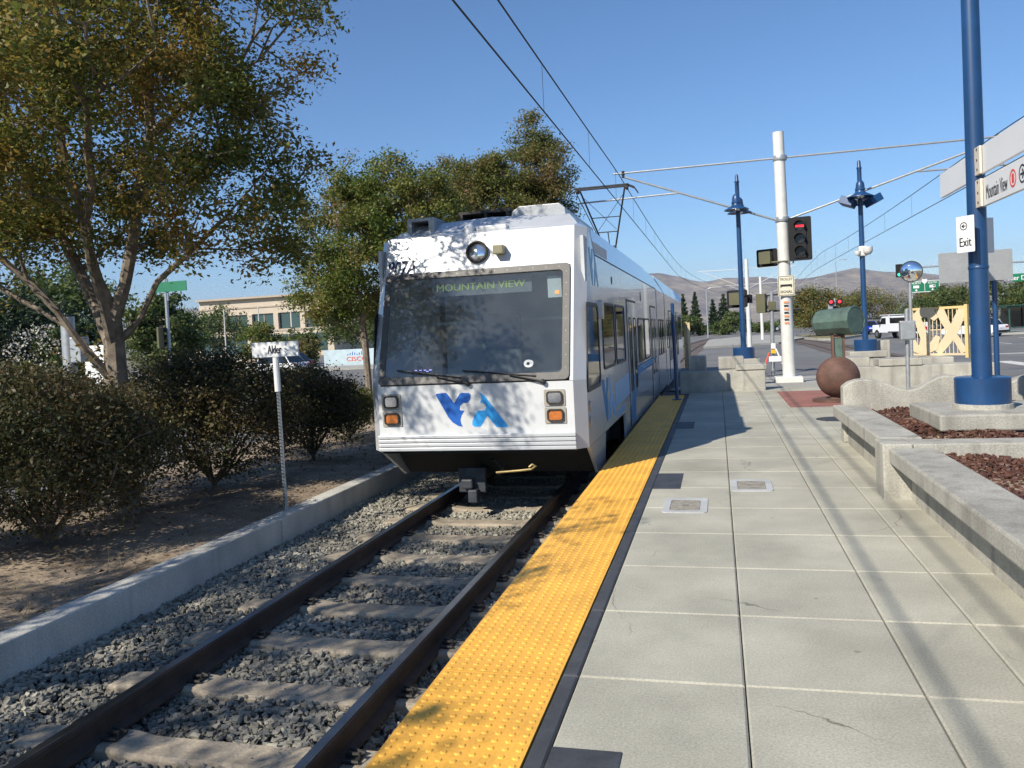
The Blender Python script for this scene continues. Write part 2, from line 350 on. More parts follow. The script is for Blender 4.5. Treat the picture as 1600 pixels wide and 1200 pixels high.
# debris on the dirt: litter of small leaves and twigs
n = 5200; P = np.stack([rng.uniform(-9.5, -5.05, n), rng.uniform(1.5, 20, n), np.full(n, -.262)], 1)
def leaf_mesh(name, P, size, m, parent=None, flat=.0, aspect=.5, seed=0):
    """one folded rhombus per leaf"""
    r = np.random.default_rng(seed); n = len(P)
    d = r.normal(size=(n, 3)); d[:, 2] *= (1 - flat); d /= np.linalg.norm(d, axis=1)[:, None]
    u = r.normal(size=(n, 3)); u[:, 2] *= (1 - flat); u -= d * (u * d).sum(1)[:, None]; u /= np.linalg.norm(u, axis=1)[:, None]
    s = (size * r.uniform(.6, 1.35, n))[:, None]
    nn = np.cross(d, u)
    A = P - d * s * .5; B = P + u * s * aspect * .5 + nn * s * .08; C = P + d * s * .5; D = P - u * s * aspect * .5 + nn * s * .08
    V = np.stack([A, B, C, D], 1).reshape(-1, 3)
    off = WL.get(parent, Vector()) if parent is not None else Vector()
    V = V - np.array(off)
    me = bpy.data.meshes.new(name); me.vertices.add(4 * n); me.vertices.foreach_set('co', V.astype(np.float32).ravel())
    me.loops.add(4 * n); me.loops.foreach_set('vertex_index', np.arange(4 * n, dtype=np.int32))
    me.polygons.add(n); me.polygons.foreach_set('loop_start', np.arange(0, 4 * n, 4, dtype=np.int32)); me.polygons.foreach_set('loop_total', np.full(n, 4, np.int32))
    me.update(calc_edges=True); me.validate()
    return link(name, me, m, parent)
LITTER = leafmat('leaf_litter', [(.07, .04, .02), (.14, .09, .05), (.24, .17, .10)], .05)
o = leaf_mesh('leaf_litter', P, .05, LITTER, None, .85, .5, 3); tag(o, 'dry fallen leaves scattered over the dirt bed', 'leaf litter', kind='stuff')

# track bed stones
def stones(name, X0, X1, Y0, Y1, zf, n, size, m, seed):
    r = np.random.default_rng(seed)
    ico = np.array([(x, y, z) for z in (-1, 1) for y in (-1, 1) for x in (-1, 1)]) * .72
    fi = np.array([(0, 2, 3), (0, 3, 1), (4, 5, 7), (4, 7, 6), (0, 1, 5), (0, 5, 4), (2, 6, 7), (2, 7, 3), (0, 4, 6), (0, 6, 2), (1, 3, 7), (1, 7, 5)])
    x = r.uniform(X0, X1, n); y = Y0 + (Y1 - Y0) * r.uniform(0, 1, n) ** 1.25
    z = zf(x, y) + r.uniform(-.02, .018, n)
    V = ico[None] * (1 + r.normal(0, .33, (n, 8, 3)).clip(-.75, .6)) * (size * r.uniform(.55, 1.3, (n, 1, 1))) * np.stack([r.uniform(.6, 1.45, n), r.uniform(.6, 1.2, n), r.uniform(.4, .75, n)], 1)[:, None]
    a = r.uniform(0, 6.283, n); b = r.normal(0, .6, n)
    ca, sa, cb, sb = np.cos(a), np.sin(a), np.cos(b), np.sin(b)
    Vy = V[:, :, 1] * cb[:, None] - V[:, :, 2] * sb[:, None]; Vz = V[:, :, 1] * sb[:, None] + V[:, :, 2] * cb[:, None]; Vx = V[:, :, 0]
    V = np.stack([Vx * ca[:, None] - Vy * sa[:, None] + x[:, None], Vx * sa[:, None] + Vy * ca[:, None] + y[:, None], Vz + z[:, None]], 2).reshape(-1, 3)
    F = (fi[None] + (np.arange(n) * 8)[:, None, None]).reshape(-1, 3)
    me = bpy.data.meshes.new(name); me.vertices.add(len(V)); me.vertices.foreach_set('co', V.astype(np.float32).ravel())
    me.loops.add(F.size); me.loops.foreach_set('vertex_index', F.astype(np.int32).ravel())
    me.polygons.add(len(F)); me.polygons.foreach_set('loop_start', np.arange(0, F.size, 3, dtype=np.int32)); me.polygons.foreach_set('loop_total', np.full(len(F), 3, np.int32))
    me.update(calc_edges=True); me.polygons.foreach_set('use_smooth', [False] * len(F)); return link(name, me, m)
STONE2 = leafmat('ballast_mixed', [(.12, .115, .097), (.21, .198, .168), (.31, .29, .24), (.46, .43, .36)], 0.)
STONE2.node_tree.nodes['Principled BSDF'].inputs['Roughness'].default_value = .9
bed = MB().box(-4.9, -1.4, -9, 24, -.66, -.628)
struct(obj('track_bed', bed, BASE), 'dark bed under the ballast')
def zb(x, y): return -.612 + .07 * np.clip((-4.0 - x), 0, 1) + .012 * np.sin(x * 3 + y * 2.2)
o = stones('ballast_stones', -4.82, -1.45, 1.8, 17, zb, 72000, .021, STONE2, 5); tag(o, 'grey crushed stone ballast around the ties', 'gravel', kind='stuff')

# ------------------------------------------------------------------ railway track
TC = -2.82
def rail_profile(): return [(-.07, 0), (.07, 0), (.07, .012), (.012, .035), (.010, .115), (.036, .128), (.036, .158), (.026, .166), (-.026, .166), (-.036, .158), (-.036, .128), (-.010, .115), (-.012, .035), (-.07, .012)]
def track(name, xc, y0, y1, label, ties, clips):
    t = thing(name, (xc, 0, -.6), label, 'railway track')
    for s in (-.7525, .7525):
        r = obj('rail', MB().prism(rail_profile(), lambda u, v, d: (xc + s + u, d, -.566 + v), y0, y1), RAILM, t)
        obj('rail_head', MB().box(xc + s - .028, xc + s + .028, y0, y1, -.3998, -.3972), RAILT, r)
    tm = None; cm = None; y = 1.55
    while y < ties:
        if tm is None:
            pr = [(-1.28, -.2), (1.28, -.2), (1.28, -.01), (1.2, 0), (.95, .012), (.58, .012), (.45, -.012), (-.45, -.012), (-.58, .012), (-.95, .012), (-1.2, 0), (-1.28, -.01)]
            mb = MB()
            n_ = len(pr); vs = [(u, -.125, v) for u, v in pr] + [(u, .125, v) for u, v in pr]
            vs += [(u, -.10 if v > -.1 else -.125, v + (.014 if v > -.1 else 0)) for u, v in pr] + [(u, .10 if v > -.1 else .125, v + (.014 if v > -.1 else 0)) for u, v in pr]
            fs = [tuple(range(n_))] + [tuple(range(2 * n_ - 1, n_ - 1, -1))]
            for i in range(n_):
                j = (i + 1) % n_
                fs += [(i, j, 2 * n_ + j, 2 * n_ + i), (2 * n_ + i, 2 * n_ + j, 3 * n_ + j, 3 * n_ + i), (3 * n_ + i, 3 * n_ + j, n_ + j, n_ + i)]
            mb.add(vs, fs)
            o = obj('tie', mb, TIE, None, bevel=.008); tm = o.data; o.parent = t
            o.location = (0, y, .022)
        else:
            o = bpy.data.objects.new('tie', tm); COL.objects.link(o); o.parent = t; o.location = (0, y + random.uniform(-.015, .015), .022)
            b = o.modifiers.new('bevel', 'BEVEL'); b.width = .008; b.segments = 2; b.limit_method = 'ANGLE'; b.angle_limit = .6
        if y < clips:
            for sx in (-.7525, .7525):
                for e in (-1, 1):
                    if cm is None:
                        mb = MB().box(-.035, .035, -.05, .05, 0, .03).tube([(-.04, -.045, .03), (.05, -.04, .055), (.045, .0, .04), (-.04, .02, .06), (-.045, .05, .03), (.05, .05, .03)], .011, 6)
                        k = obj('rail_clip', mb, IRON, None); cm = k.data
                    else: k = bpy.data.objects.new('rail_clip', cm); COL.objects.link(k)
                    k.parent = o; k.location = (sx + e * .11, 0, .012); k.rotation_euler = (0, 0, 0 if e < 0 else math.pi)
        y += .762
    return t
track('railway_track', TC, -9, 36.5, 'railway track with dark rails and concrete ties beside the platform edge', 17.5, 12)
t2 = track('railway_track', 7.75, 4, 36.5, 'railway track along the far right side of the platform', 1, 0)
# curved continuation far off
def far_track(path, label):
    t = thing('railway_track', (path[0][0], path[0][1], -.43), label, 'railway track')
    P = [Vector((a, b, -.43)) for a, b in path]; L_ = []; R_ = []
    for i, p in enumerate(P):
        d = (P[min(i + 1, len(P) - 1)] - P[max(i - 1, 0)]).normalized(); n_ = Vector((-d.y, d.x, 0)); L_.append((p, n_))
    bed_ = MB(); vs = [p + n_ * e + Vector((0, 0, .004)) for p, n_ in L_ for e in (1.45, -1.45)]
    bed_.add(vs, [(2 * i, 2 * i + 1, 2 * i + 3, 2 * i + 2) for i in range(len(P) - 1)]); obj('bed', bed_, RAILM2, t)
    for e in (-.7525, .7525): obj('rail', MB().tube([p + n_ * e + Vector((0, 0, .02)) for p, n_ in L_], .04, 4), RAILM, t)
RAILM2 = mat('far_track_bed', (.11, .085, .07), .9, var=.25, scale=.6)
far_track([(TC, 36), (TC, 60), (-2.4, 80), (-1.2, 100), (1.2, 130), (6.5, 180), (18, 270), (40, 370)], 'left far track curving away to the right beyond the crossing')
far_track([(7.75, 36), (7.75, 55), (8.0, 68), (7.6, 84), (9.2, 110), (13, 140), (22, 190), (40, 270)], 'right far track curving past the traffic island')

# left retaining wall: sections with joints
w = thing('retaining_wall', (-4.9, 0, -.6), 'low stained concrete retaining wall between dirt bed and ballast', 'wall')
ys = [-9, -3.2, 2.35, 7.95, 13.5, 19.1, 24]
for a, b in zip(ys[:-1], ys[1:]): box('wall_section', (-5.03, -4.8, a + .008, b - .008, -.66, -.265), CONCL, w, .018)

# ------------------------------------------------------------------ platform
pf = bpy.data.objects.new('platform', None); COL.objects.link(pf); struct(pf, 'raised concrete station platform with scored slabs')
WL[pf] = Vector()
o = obj('platform_core', MB().box(-1.385, 6.3, -8, 20.95, -.66, -.03), JOINT, pf)
box('platform_edge', (-1.412, -1.388, -8, 19.72, -.5, -.012), CONC, pf)
slab_meshes = {}
def slab(x0, x1, y0, y1, m=PAVE, nm='slab'):
    g = .003; k = (round(x1 - x0, 3), round(y1 - y0, 3), m.name)
    if k not in slab_meshes:
        a, b = (x1 - x0) / 2 - g, (y1 - y0) / 2 - g; e = .009
        mb = MB().add([(sx * a, sy * b, -.028) for sx, sy in ((-1, -1), (1, -1), (1, 1), (-1, 1))] + [(sx * a, sy * b, -.007) for sx, sy in ((-1, -1), (1, -1), (1, 1), (-1, 1))] +
                      [(sx * (a - e), sy * (b - e), 0) for sx, sy in ((-1, -1), (1, -1), (1, 1), (-1, 1))],
                      [(8, 9, 10, 11)] + [(i, (i + 1) % 4, 4 + (i + 1) % 4, 4 + i) for i in range(4)] + [(4 + i, 4 + (i + 1) % 4, 8 + (i + 1) % 4, 8 + i) for i in range(4)])
        o = obj(nm, mb, m, pf); slab_meshes[k] = o.data
    else:
        o = bpy.data.objects.new(nm, slab_meshes[k]); COL.objects.link(o); o.parent = pf
    o.location = ((x0 + x1) / 2, (y0 + y1) / 2, random.uniform(-.0012, .0012)); return o
rows = [3.76 + .914 * k for k in range(-4, 19)]
rows = [r for r in rows if r < 20.4] + [20.95]
cols = [-.715, .059, .82, 1.258, 1.66]
plates = [(2.2, 3.09), (8.27, 9.13), (13.1, 14.0)]
for a, b in zip(rows[:-1], rows[1:]):
    for c, d in zip(cols[:-1], cols[1:]): slab(c, d, a, b)
    if a > 11.6:
        for i in range(5): slab(1.66 + .8 * i, 1.66 + .8 * (i + 1), a, b)
    elif b > 11: pass
for i in range(5): slab(1.66 + .8 * i, 1.66 + .8 * (i + 1), 11.9, [r for r in rows if r > 11.99][0])
# right half beyond the planters
for k in range(8): slab(4.3, 5.66, 3.76 + .914 * k, 3.76 + .914 * (k + 1))
# dark strip pieces and plates
ystr = rows[:-1] + [19.66]
for a, b in zip(ystr[:-1], ystr[1:]):
    if a < 19.5: slab(-.80, -.715, a, min(b, 19.66), DARKT, 'edge_tile')
for a, b in plates:
    box('dark_plate', (-.71, -.43, a, b, .0015, .004), DARKT, pf)
# tactile tiles
tm = None; y = 1.33 - 1.205 * 1
nd = 0
while y < 19.3:
    L_ = min(1.2, 19.66 - y)
    if tm is None:
        mb = MB().box(-.3, .3, -.5985, .5985, -.03, .002)
        for i in range(10):
            for j in range(20):
                cx, cy = -.27 + .06 * i, -.57 + .06 * j
                n_ = 8; vs = [(cx + .0165 * math.cos(k * math.pi / 4), cy + .0165 * math.sin(k * math.pi / 4), .0021) for k in range(n_)] + [(cx + .0105 * math.cos(k * math.pi / 4), cy + .0105 * math.sin(k * math.pi / 4), .0075) for k in range(n_)]
                mb.add(vs, [tuple(range(8, 16))] + [(k, (k + 1) % 8, 8 + (k + 1) % 8, 8 + k) for k in range(8)])
        o = obj('tactile_tile', mb, YEL, pf); tm = o.data
    else: o = bpy.data.objects.new('tactile_tile', tm); COL.objects.link(o); o.parent = pf
    o.location = (-1.104, y + .6, 0); y += 1.203
# apron at the far end sloping down to the street, and right edge
ap = MB().add([(-1.3, 20.95, -.004), (6.3, 20.95, -.004), (8.5, 31, -.42), (-.6, 31, -.42), (-1.3, 20.95, -.5), (6.3, 20.95, -.5), (8.5, 31, -.5), (-.6, 31, -.5)], [(0, 1, 2, 3), (0, 3, 7, 4), (1, 5, 6, 2), (3, 2, 6, 7)])
struct(obj('pavement', ap, APRON), 'concrete apron sloping from the platform end to the crossing')
ry = MB().box(5.69, 6.3, 2, 19.6, -.02, .004); obj('tactile_strip', ry, YEL, pf)
# red pad under the sculpture
o = box('red_pavement', (1.29, 2.95, 16.0, 19.6, .0025, .006), REDPAD); struct(o, 'red square of pavement under the sculpture')

def cover(x0, x1, y0, y1, label):
    t = thing('utility_cover', ((x0 + x1) / 2, (y0 + y1) / 2, 0), label, 'utility cover', 'utility covers in the platform')
    cx, cy = (x0 + x1) / 2, (y0 + y1) / 2
    fn = lambda u, v, d: (cx + u, cy + v, d); a, b = (x1 - x0) / 2, (y1 - y0) / 2
    obj('rim', MB().ring(rrect(-a, a, -b, b, .05), rrect(-a + .065, a - .065, -b + .075, b - .075, .03), fn, -.01, .0075), mat('cover_rim', (.42, .43, .43), .7), t)
    obj('lid', MB().prism(rrect(-a + .069, a - .069, -b + .079, b - .079, .025), fn, -.01, .0055), mat('cover_lid', (.27, .25, .21), .9, var=.3, scale=12, bump=.3), t)
    box('pull_slot', (cx - .03, cx + .03, cy - .008, cy + .008, .0056, .0066), IRON, t)
cover(-.55, -.15, 7.2, 7.8, 'utility cover with pale rim next to the dark plate, nearer the yellow strip')
cover(.07, .475, 8.15, 8.75, 'utility cover with pale rim in the middle of the platform walkway')
t = thing('manhole_cover', (1.83, 14, 0), 'round dark manhole cover in the pavement before the sculpture', 'manhole cover')
obj('lid', MB().lathe([(.27, -.01), (.27, .006), (.25, .009), (0.01, .009)], (1.83, 14, 0), 28), DARKT, t)
obj('rim', MB().ring([(.31 * math.cos(a * .2244), .31 * math.sin(a * .2244)) for a in range(28)], [(.275 * math.cos(a * .2244), .275 * math.sin(a * .2244)) for a in range(28)], lambda u, v, d: (1.83 + u, 14 + v, d), -.01, .005), IRON, t)

# ------------------------------------------------------------------ planters
pl = thing('planter', (2.8, 6, 0), 'long concrete seat wall planter with overhanging cap in the right foreground', 'planter')
box('wall', (1.63, 1.85, -2, 7.78, -.02, .315), CONC, pl, .006)
for a, b in ((-2, 1.2), (1.206, 4.4), (4.406, 7.775)): box('cap', (1.45, 1.83, a, b, .33, .469), CONC, pl, .018)
box('wall', (4.0, 4.2, -2, 7.78, -.02, .44), CONC, pl, .006)
box('soil', (1.84, 4.0, -2, 7.78, -.02, .36), DIRT, pl)
pl2 = thing('planter', (2.8, 9.8, 0), 'stepped concrete planter holding the tall blue pole', 'planter')
box('pilaster', (1.40, 1.655, 7.785, 8.16, -.02, .505), CONC, pl2, .015)
box('cross_wall', (1.66, 4.2, 7.785, 8.1, -.02, .5025), CONC, pl2, .012)
box('wall', (1.61, 1.84, 8.17, 11.25, -.02, .345), CONC, pl2, .006)
box('cap', (1.44, 1.82, 8.165, 11.3, .36, .51), CONC, pl2, .018)
box('soil', (1.845, 4.2, 8.1, 11.3, -.02, .40), DIRT, pl2)
box('wall', (4.0, 4.21, 8.11, 11.3, -.02, .48), CONC, pl2, .006)
def mulch(name, x0, x1, y0, y1, z, n, label, seed):
    o = stones(name, x0, x1, y0, y1, lambda x, y: z + .03 * np.sin(x * 5 + y * 3), n, .019, leafmat('mulch', [(.05, .022, .015), (.10, .045, .03), (.17, .085, .06)], 0.), seed)
    tag(o, label, 'mulch', kind='stuff')
mulch('mulch', 1.86, 3.98, 1.0, 7.77, .385, 15000, 'brown wood mulch filling the near planter', 21)
mulch('mulch', 1.84, 3.98, 8.12, 11.3, .425, 7000, 'brown wood mulch around the blue pole pedestal', 22)
# wavy wall at the planter's far end
top = [(1.58, .74), (1.66, .80), (1.76, .83), (1.86, .838), (1.98, .82), (2.12, .77), (2.26, .71), (2.38, .675), (2.50, .70), (2.62, .78), (2.74, .84), (2.86, .855), (2.98, .83), (3.12, .76), (3.3, .70), (3.5, .72), (3.7, .80), (3.9, .845), (4.1, .80), (4.2, .74)]
o = obj('wavy_wall', MB().prism(top + [(4.2, 0), (1.57, 0)], lambda u, v, d: (u, d, v), 11.32, 11.56), CONC, None, bevel=.02)
tag(o, 'rough concrete wall with a wavy top behind the mulch', 'wall')

# ------------------------------------------------------------------ lamp post head
def bell(mbs, c, s=1.):
    mbs.lathe([(.02, .34), (.06, .33), (.10, .27), (.115, .18), (.115, .12), (.135, .115), (.135, .075), (.115, .07), (.12, .05), (.135, .045), (.135, .02), (.15, .0), (.34, -.10), (.345, -.115), (.33, -.115), (.12, -.03), (.02, -.03)], c, 22)
def lamp_post(x, y, zb, top, label, floods=False, cams=False, drum=True):
    t = thing('lamp_post', (x, y, zb), label, 'lamp post', 'blue lamp posts on the platform')
    if drum: obj('base_drum', MB().lathe([(.30, 0), (.30, .30), (.285, .315), (.09, .32)], (x, y, zb), 28), POLEB, t, True)
    obj('pole', MB().tube([(x, y, zb + .3), (x, y, top - .55)], [.078, .062], 16), POLEB, t, True)
    obj('finial', MB().lathe([(.062, -.56), (.058, -.2), (.075, -.17), (.05, -.12), (.048, .0), (.03, .04), (.005, .05)], (x, y, top), 14), POLEB, t, True)
    for k, s in enumerate((-1, 1)):
        b = MB(); bell(b, (x + .05 * s, y + s * .36, top - .90)); sh = obj('lamp_shade', b, POLEB, t, True)
        obj('hanger', MB().tube([(x, y, top - .16), (x + .03 * s, y + s * .2, top - .2), (x + .05 * s, y + s * .34, top - .32), (x + .05 * s, y + s * .36, top - .56)], .02, 8), POLEB, sh, True)
        obj('lamp_lens', MB().lathe([(.02, -.05), (.11, -.06), (.10, -.12), (.02, -.15)], (x + .05 * s, y + s * .36, top - .90), 14), CHROME, sh, True)
    if floods:
        for s in (-1, 1):
            M_ = Matrix.Translation((x + s * .33, y - .05, top - 1.1)) @ Matrix.Rotation(s * -.45, 4, 'Y') @ Matrix.Rotation(.5 * s, 4, 'Z')
            obj('flood_light', MB().box(-.19, .19, -.17, .17, -.09, .12, M_), POLEB, t, bevel=.01)
        obj('flood_bracket', MB().tube([(x - .3, y, top - 1.17), (x + .3, y, top - 1.17)], .035, 8), POLEB, t)
    if cams:
        c = obj('camera_box', MB().box(x - .10, x + .12, y - .13, y + .1, top - 2.6, top - 2.32), POLEW, t, bevel=.03)
        obj('camera_dome', MB().lathe([(.13, .02), (.13, -.09), (.11, -.14), (.06, -.19), (.01, -.2)], (x + .12, y - .16, top - 2.38), 14), POLEW, c, True)
        obj('camera_dome', MB().lathe([(.08, .0), (.08, -.07), (.05, -.12), (.01, -.13)], (x - .14, y - .12, top - 2.45), 14), POLEW, c, True)
    return t
lamp_post(.72, 24, .62, 5.85, 'blue lamp post with stacked bell shades left of the white pole')
lamp_post(3.98, 24, .70, 5.92, 'blue lamp post with square floodlights and white cameras', True, True)
def pedestal(name, x0, x1, y0, y1, z0, z1, label, capped=True):
    t = thing(name, ((x0 + x1) / 2, (y0 + y1) / 2, z0), label, 'concrete block')
    box('block', (x0 + .05, x1 - .05, y0 + .05, y1 - .05, z0, z1 - .19), CONC, t, .01)
    box('cap', (x0, x1, y0, y1, z1 - .17, z1), CONC, t, .02); return t
pedestal('pedestal', .30, 1.14, 23.55, 24.4, -.3, .62, 'concrete pedestal carrying the lamp post left of the white pole')
pedestal('pedestal', 3.5, 4.45, 23.55, 24.45, -.3, .70, 'concrete pedestal under the floodlit lamp post')
# big blue pole
pedestal('pedestal', 2.16, 3.9, 8.95, 10.3, .3, .62, 'broad concrete pedestal in the mulch under the tall blue pole')
bp = thing('lamp_post', (2.73, 9.55, .62), 'tall blue pole with round drum base standing in the planter', 'lamp post', 'blue lamp posts on the platform')
obj('footing', MB().lathe([(.29, 0), (.285, .05), (.27, .055)], (2.73, 9.55, .621), 30), CONC, bp)
obj('base_drum', MB().lathe([(.268, .055), (.268, .325), (.25, .335), (.10, .337)], (2.73, 9.55, .621), 36), POLEB, bp, True)
obj('pole', MB().tube([(2.73, 9.55, .94), (2.73, 9.55, 5.9)], [.098, .082], 24), POLEB, bp, True)
obj('collar', MB().lathe([(.10, -.01), (.101, .0), (.101, .012), (.096, .02)], (2.73, 9.55, 2.12), 24), POLEB, bp, True)
b = MB(); bell(b, (2.73, 9.9, 5.5)); obj('lamp_shade', b, POLEB, bp, True)
b = MB(); bell(b, (2.73, 9.2, 5.5)); obj('lamp_shade', b, POLEB, bp, True)
obj('finial', MB().lathe([(.08, 0), (.06, .3), (.02, .4)], (2.73, 9.55, 5.9), 14), POLEB, bp, True)
# blade signs on the pole (run along the platform)
def blade(name, y0, y1, z0, z1, label, cat='sign', x=2.75):
    t = thing(name, (x, (y0 + y1) / 2, z0), label, cat)
    box('panel', (x - .018, x + .018, y0, y1, z0, z1), SIGNW, t, .004); return t
s1 = blade('platform_sign', 7.35, 9.40, 3.085, 3.372, 'blank upper white blade sign on the tall blue pole, near half')
s2 = blade('platform_sign', 7.35, 9.40, 2.745, 3.032, 'white blade sign reading Mountain View with a red circle and arrow')
s3 = blade('platform_sign', 9.72, 10.94, 3.07, 3.36, 'white blade sign on the far side of the tall blue pole')
for s_, z0 in ((s1, 3.085), (s2, 2.745)):
    box('bracket', (2.70, 2.725, 9.30, 9.47, z0 + .0, z0 + .287), CREAM, s_, .004)
    for dz in (.04, .14, .25): box('bolt', (2.694, 2.70, 9.37, 9.39, z0 + dz, z0 + dz + .02), IRON, s_)
# text on the face that looks towards -X
text('lettering', 'Mountain View', TEXTK, (2.7315, 9.23, 2.80), (0, -1, 0), (0, 0, 1), .62, .145, s2)
fn = lambda cy, cz: (lambda u, v, d: (2.7325 - d, cy - u, cz + v))
circ = lambda r, n=24: [(r * math.cos(2 * math.pi * k / n), r * math.sin(2 * math.pi * k / n)) for k in range(n)]
f_ = fn(8.46, 2.885)
obj('red_ring', MB().ring(circ(.085), circ(.066), f_, .001, .003), REDI, s2)
obj('red_dot', MB().prism(rrect(-.03, .03, -.045, .045, .02), f_, .001, .003), REDI, s2)
f_ = fn(8.22, 2.885)
obj('arrow_ring', MB().ring(circ(.085), circ(.07), f_, .001, .003), TEXTK, s2)
obj('arrow', MB().prism([(-.05, -.01), (.01, -.01), (-.012, -.04), (.008, -.045), (.05, 0), (.008, .045), (-.012, .04), (.01, .01), (-.05, .01)], f_, .001, .003), TEXTK, s2)
# exit signs
def exit_sign(x0, x1, y0, y1, label, txt):
    t = thing('exit_sign', (x0, y0, 2.29), label, 'sign'); d = Vector((x1 - x0, y1 - y0, 0)); w_ = d.length; d.normalize(); nrm = Vector((d.y, -d.x, 0))
    f_ = lambda u, v, q: Vector((x0, y0, 0)) + d * u + nrm * q + Vector((0, 0, v))
    obj('panel', MB().prism(rrect(0, w_, 2.285, 2.665, .008), f_, -.006, 0), SIGNW, t)
    if txt:
        text('lettering', 'Exit', TEXTK, f_(.035, 2.345, .002), d, (0, 0, 1), w_ - .07, .095, t)
        c = f_(w_ * .42, 2.56, .001)
        g_ = lambda u, v, q: c + d * u + nrm * q + Vector((0, 0, v))
        obj('arrow_ring', MB().ring(circ(.042), circ(.034), g_, .0, .002), TEXTK, t)
        obj('arrow', MB().prism([(.026, -.004), (.0, -.004), (.008, -.018), (-.002, -.018), (-.026, 0), (-.002, .018), (.008, .018), (0, .004), (.026, .004)], g_, .0, .002), TEXTK, t)
    return t
exit_sign(2.505, 2.63, 9.46, 9.30, 'white exit sign with left arrow in front of the tall blue pole', True)
e2 = exit_sign(2.80, 2.95, 9.68, 9.76, 'white exit sign seen edge on behind the tall blue pole', False)
box('bracket', (2.80, 2.825, 9.62, 9.675, 2.3, 2.66), CREAM, e2)
# grey sign back on thin blue pole
t = thing('information_sign', (3.63, 12.05, 0), 'grey sign back on thin blue post behind the tall blue pole', 'sign')
box('panel', (2.95, 3.84, 12.0, 12.02, 2.055, 2.465), SIGNG, t, .004)
obj('post', MB().tube([(3.63, 12.05, 0), (3.63, 12.05, 2.4)], .034, 12), POLEB, t, True)
box('seam', (3.40, 3.41, 11.996, 11.999, 2.06, 2.46), SIGK, t)
# thin blue pole at the strip end
t = thing('blue_post', (-.93, 18.2, 0), 'thin dark blue post standing on the yellow strip by the train', 'post')
obj('post', MB().tube([(-.93, 18.2, .01), (-.945, 18.2, 2.16)], .04, 14), POLEB, t, True)
box('foot_plate', (-1.03, -.83, 18.1, 18.3, .009, .025), POLEB, t)

# ------------------------------------------------------------------ concrete blocks, fences at the platform end
t = thing('end_wall', (.06, 20.4, 0), 'low concrete end wall beside the train with stepped top', 'wall')
box('wall', (-.94, 1.08, 20.12, 20.75, -.1, .5), CONC, t, .02)
box('cap', (.40, 1.12, 20.09, 20.8, .503, .64), CONC, t, .02)
box('cap', (.0, .62, 20.9, 21.6, .5, .80), CONC, t, .02)
box('cap', (-.75, -.3, 20.9, 21.5, .4, .85), CONC, t, .04)
t = thing('end_wall', (4.4, 20.6, 0), 'long low concrete wall at the platform end behind the sculpture', 'wall')
box('wall', (3.08, 6.1, 20.2, 20.85, -.1, .47), CONC, t, .02)
box('cap', (3.62, 4.55, 20.17, 20.9, .474, .64), CONC, t, .02)
box('end_block', (2.98, 3.55, 20.9, 22.2, -.2, .66), CONC, t, .02)
box('step', (4.5, 5.4, 20.9, 21.9, -.2, .60), CONC, t, .02)
box('block', (4.15, 4.75, 24.7, 25.3, -.3, .95), CONC, t, .03)
def fence(x0, x1, y0, y1, z0, z1, label):
    L_ = math.hypot(x1 - x0, y1 - y0); d = Vector((x1 - x0, y1 - y0, 0)) / L_; nrm = Vector((d.y, -d.x, 0)); h = z1 - z0
    t = thing('fence_panel', (x0, y0, z0), label, 'fence panel')
    f_ = lambda u, v, q: Vector((x0, y0, z0)) + d * u + nrm * q + Vector((0, 0, v))
    def bar(nm, u0, u1, v0, v1, m, q0=-.03, q1=.03): obj(nm, MB().prism([(u0, v0), (u1, v0), (u1, v1), (u0, v1)], f_, q0, q1), m, t)
    bar('frame_post', 0, .06, 0, h, FENCEP); bar('frame_post', L_ - .07, L_, -.06, h + .03, FENCEY, -.05, .05)
    bar('frame_rail', .061, L_ - .071, h - .06, h, FENCEY); bar('frame_rail', .061, L_ - .071, 0, .05, FENCEP)
    bar('frame_post', L_ * .36, L_ * .36 + .04, .051, h - .061, FENCEP)
    for k in range(1, 14):
        u = .06 + (L_ - .13) * k / 14; bar('picket', u - .009, u + .009, .051, h - .061, FENCEP, -.012, .006)
    bar('mid_rail', .061, L_ - .071, h * .52, h * .52 + .02, FENCEP, -.027, -.013)
    nb = [0]
    def band(pts, w_):
        nb[0] += 1; q_ = .008 + .004 * nb[0]
        P = [Vector((a * L_, b * h)) for a, b in pts]; A = []; B = []
        for i, p in enumerate(P):
            q = (P[min(i + 1, len(P) - 1)] - P[max(i - 1, 0)]).normalized(); nn = Vector((-q.y, q.x)); ww = w_[i] if hasattr(w_, '__len__') else w_
            A.append(p + nn * ww); B.append(p - nn * ww)
        obj('swoosh', MB().prism([tuple(a) for a in A] + [tuple(b) for b in reversed(B)], f_, q_, q_ + .012), FENCEP, t)
    band([(.94, .96), (.86, .75), (.77, .5), (.65, .28), (.50, .06)], [.10, .11, .12, .11, .10])
    band([(.56, .95), (.62, .75), (.72, .5), (.84, .28), (.93, .06)], [.10, .1, .08, .08, .08])
    band([(.06, .5), (.12, .75), (.25, .90), (.42, .88), (.5, .75)], [.06, .09, .13, .12, .07])
    band([(.08, .3), (.15, .15), (.28, .12), (.45, .2), (.52, .4)], [.10, .1, .14, .12, .06])
    band([(.16, .9), (.24, .6), (.3, .35), (.22, .08)], [.06, .1, .1, .06])
    return t
fence(4.70, 5.86, 22.3, 21.4, .60, 1.80, 'cream metal fence panel with curved cut out pattern at the platform end')
fence(-.70, -.86, 20.9, 22.9, .52, 1.72, 'pale metal fence panel seen nearly edge on beside the train')

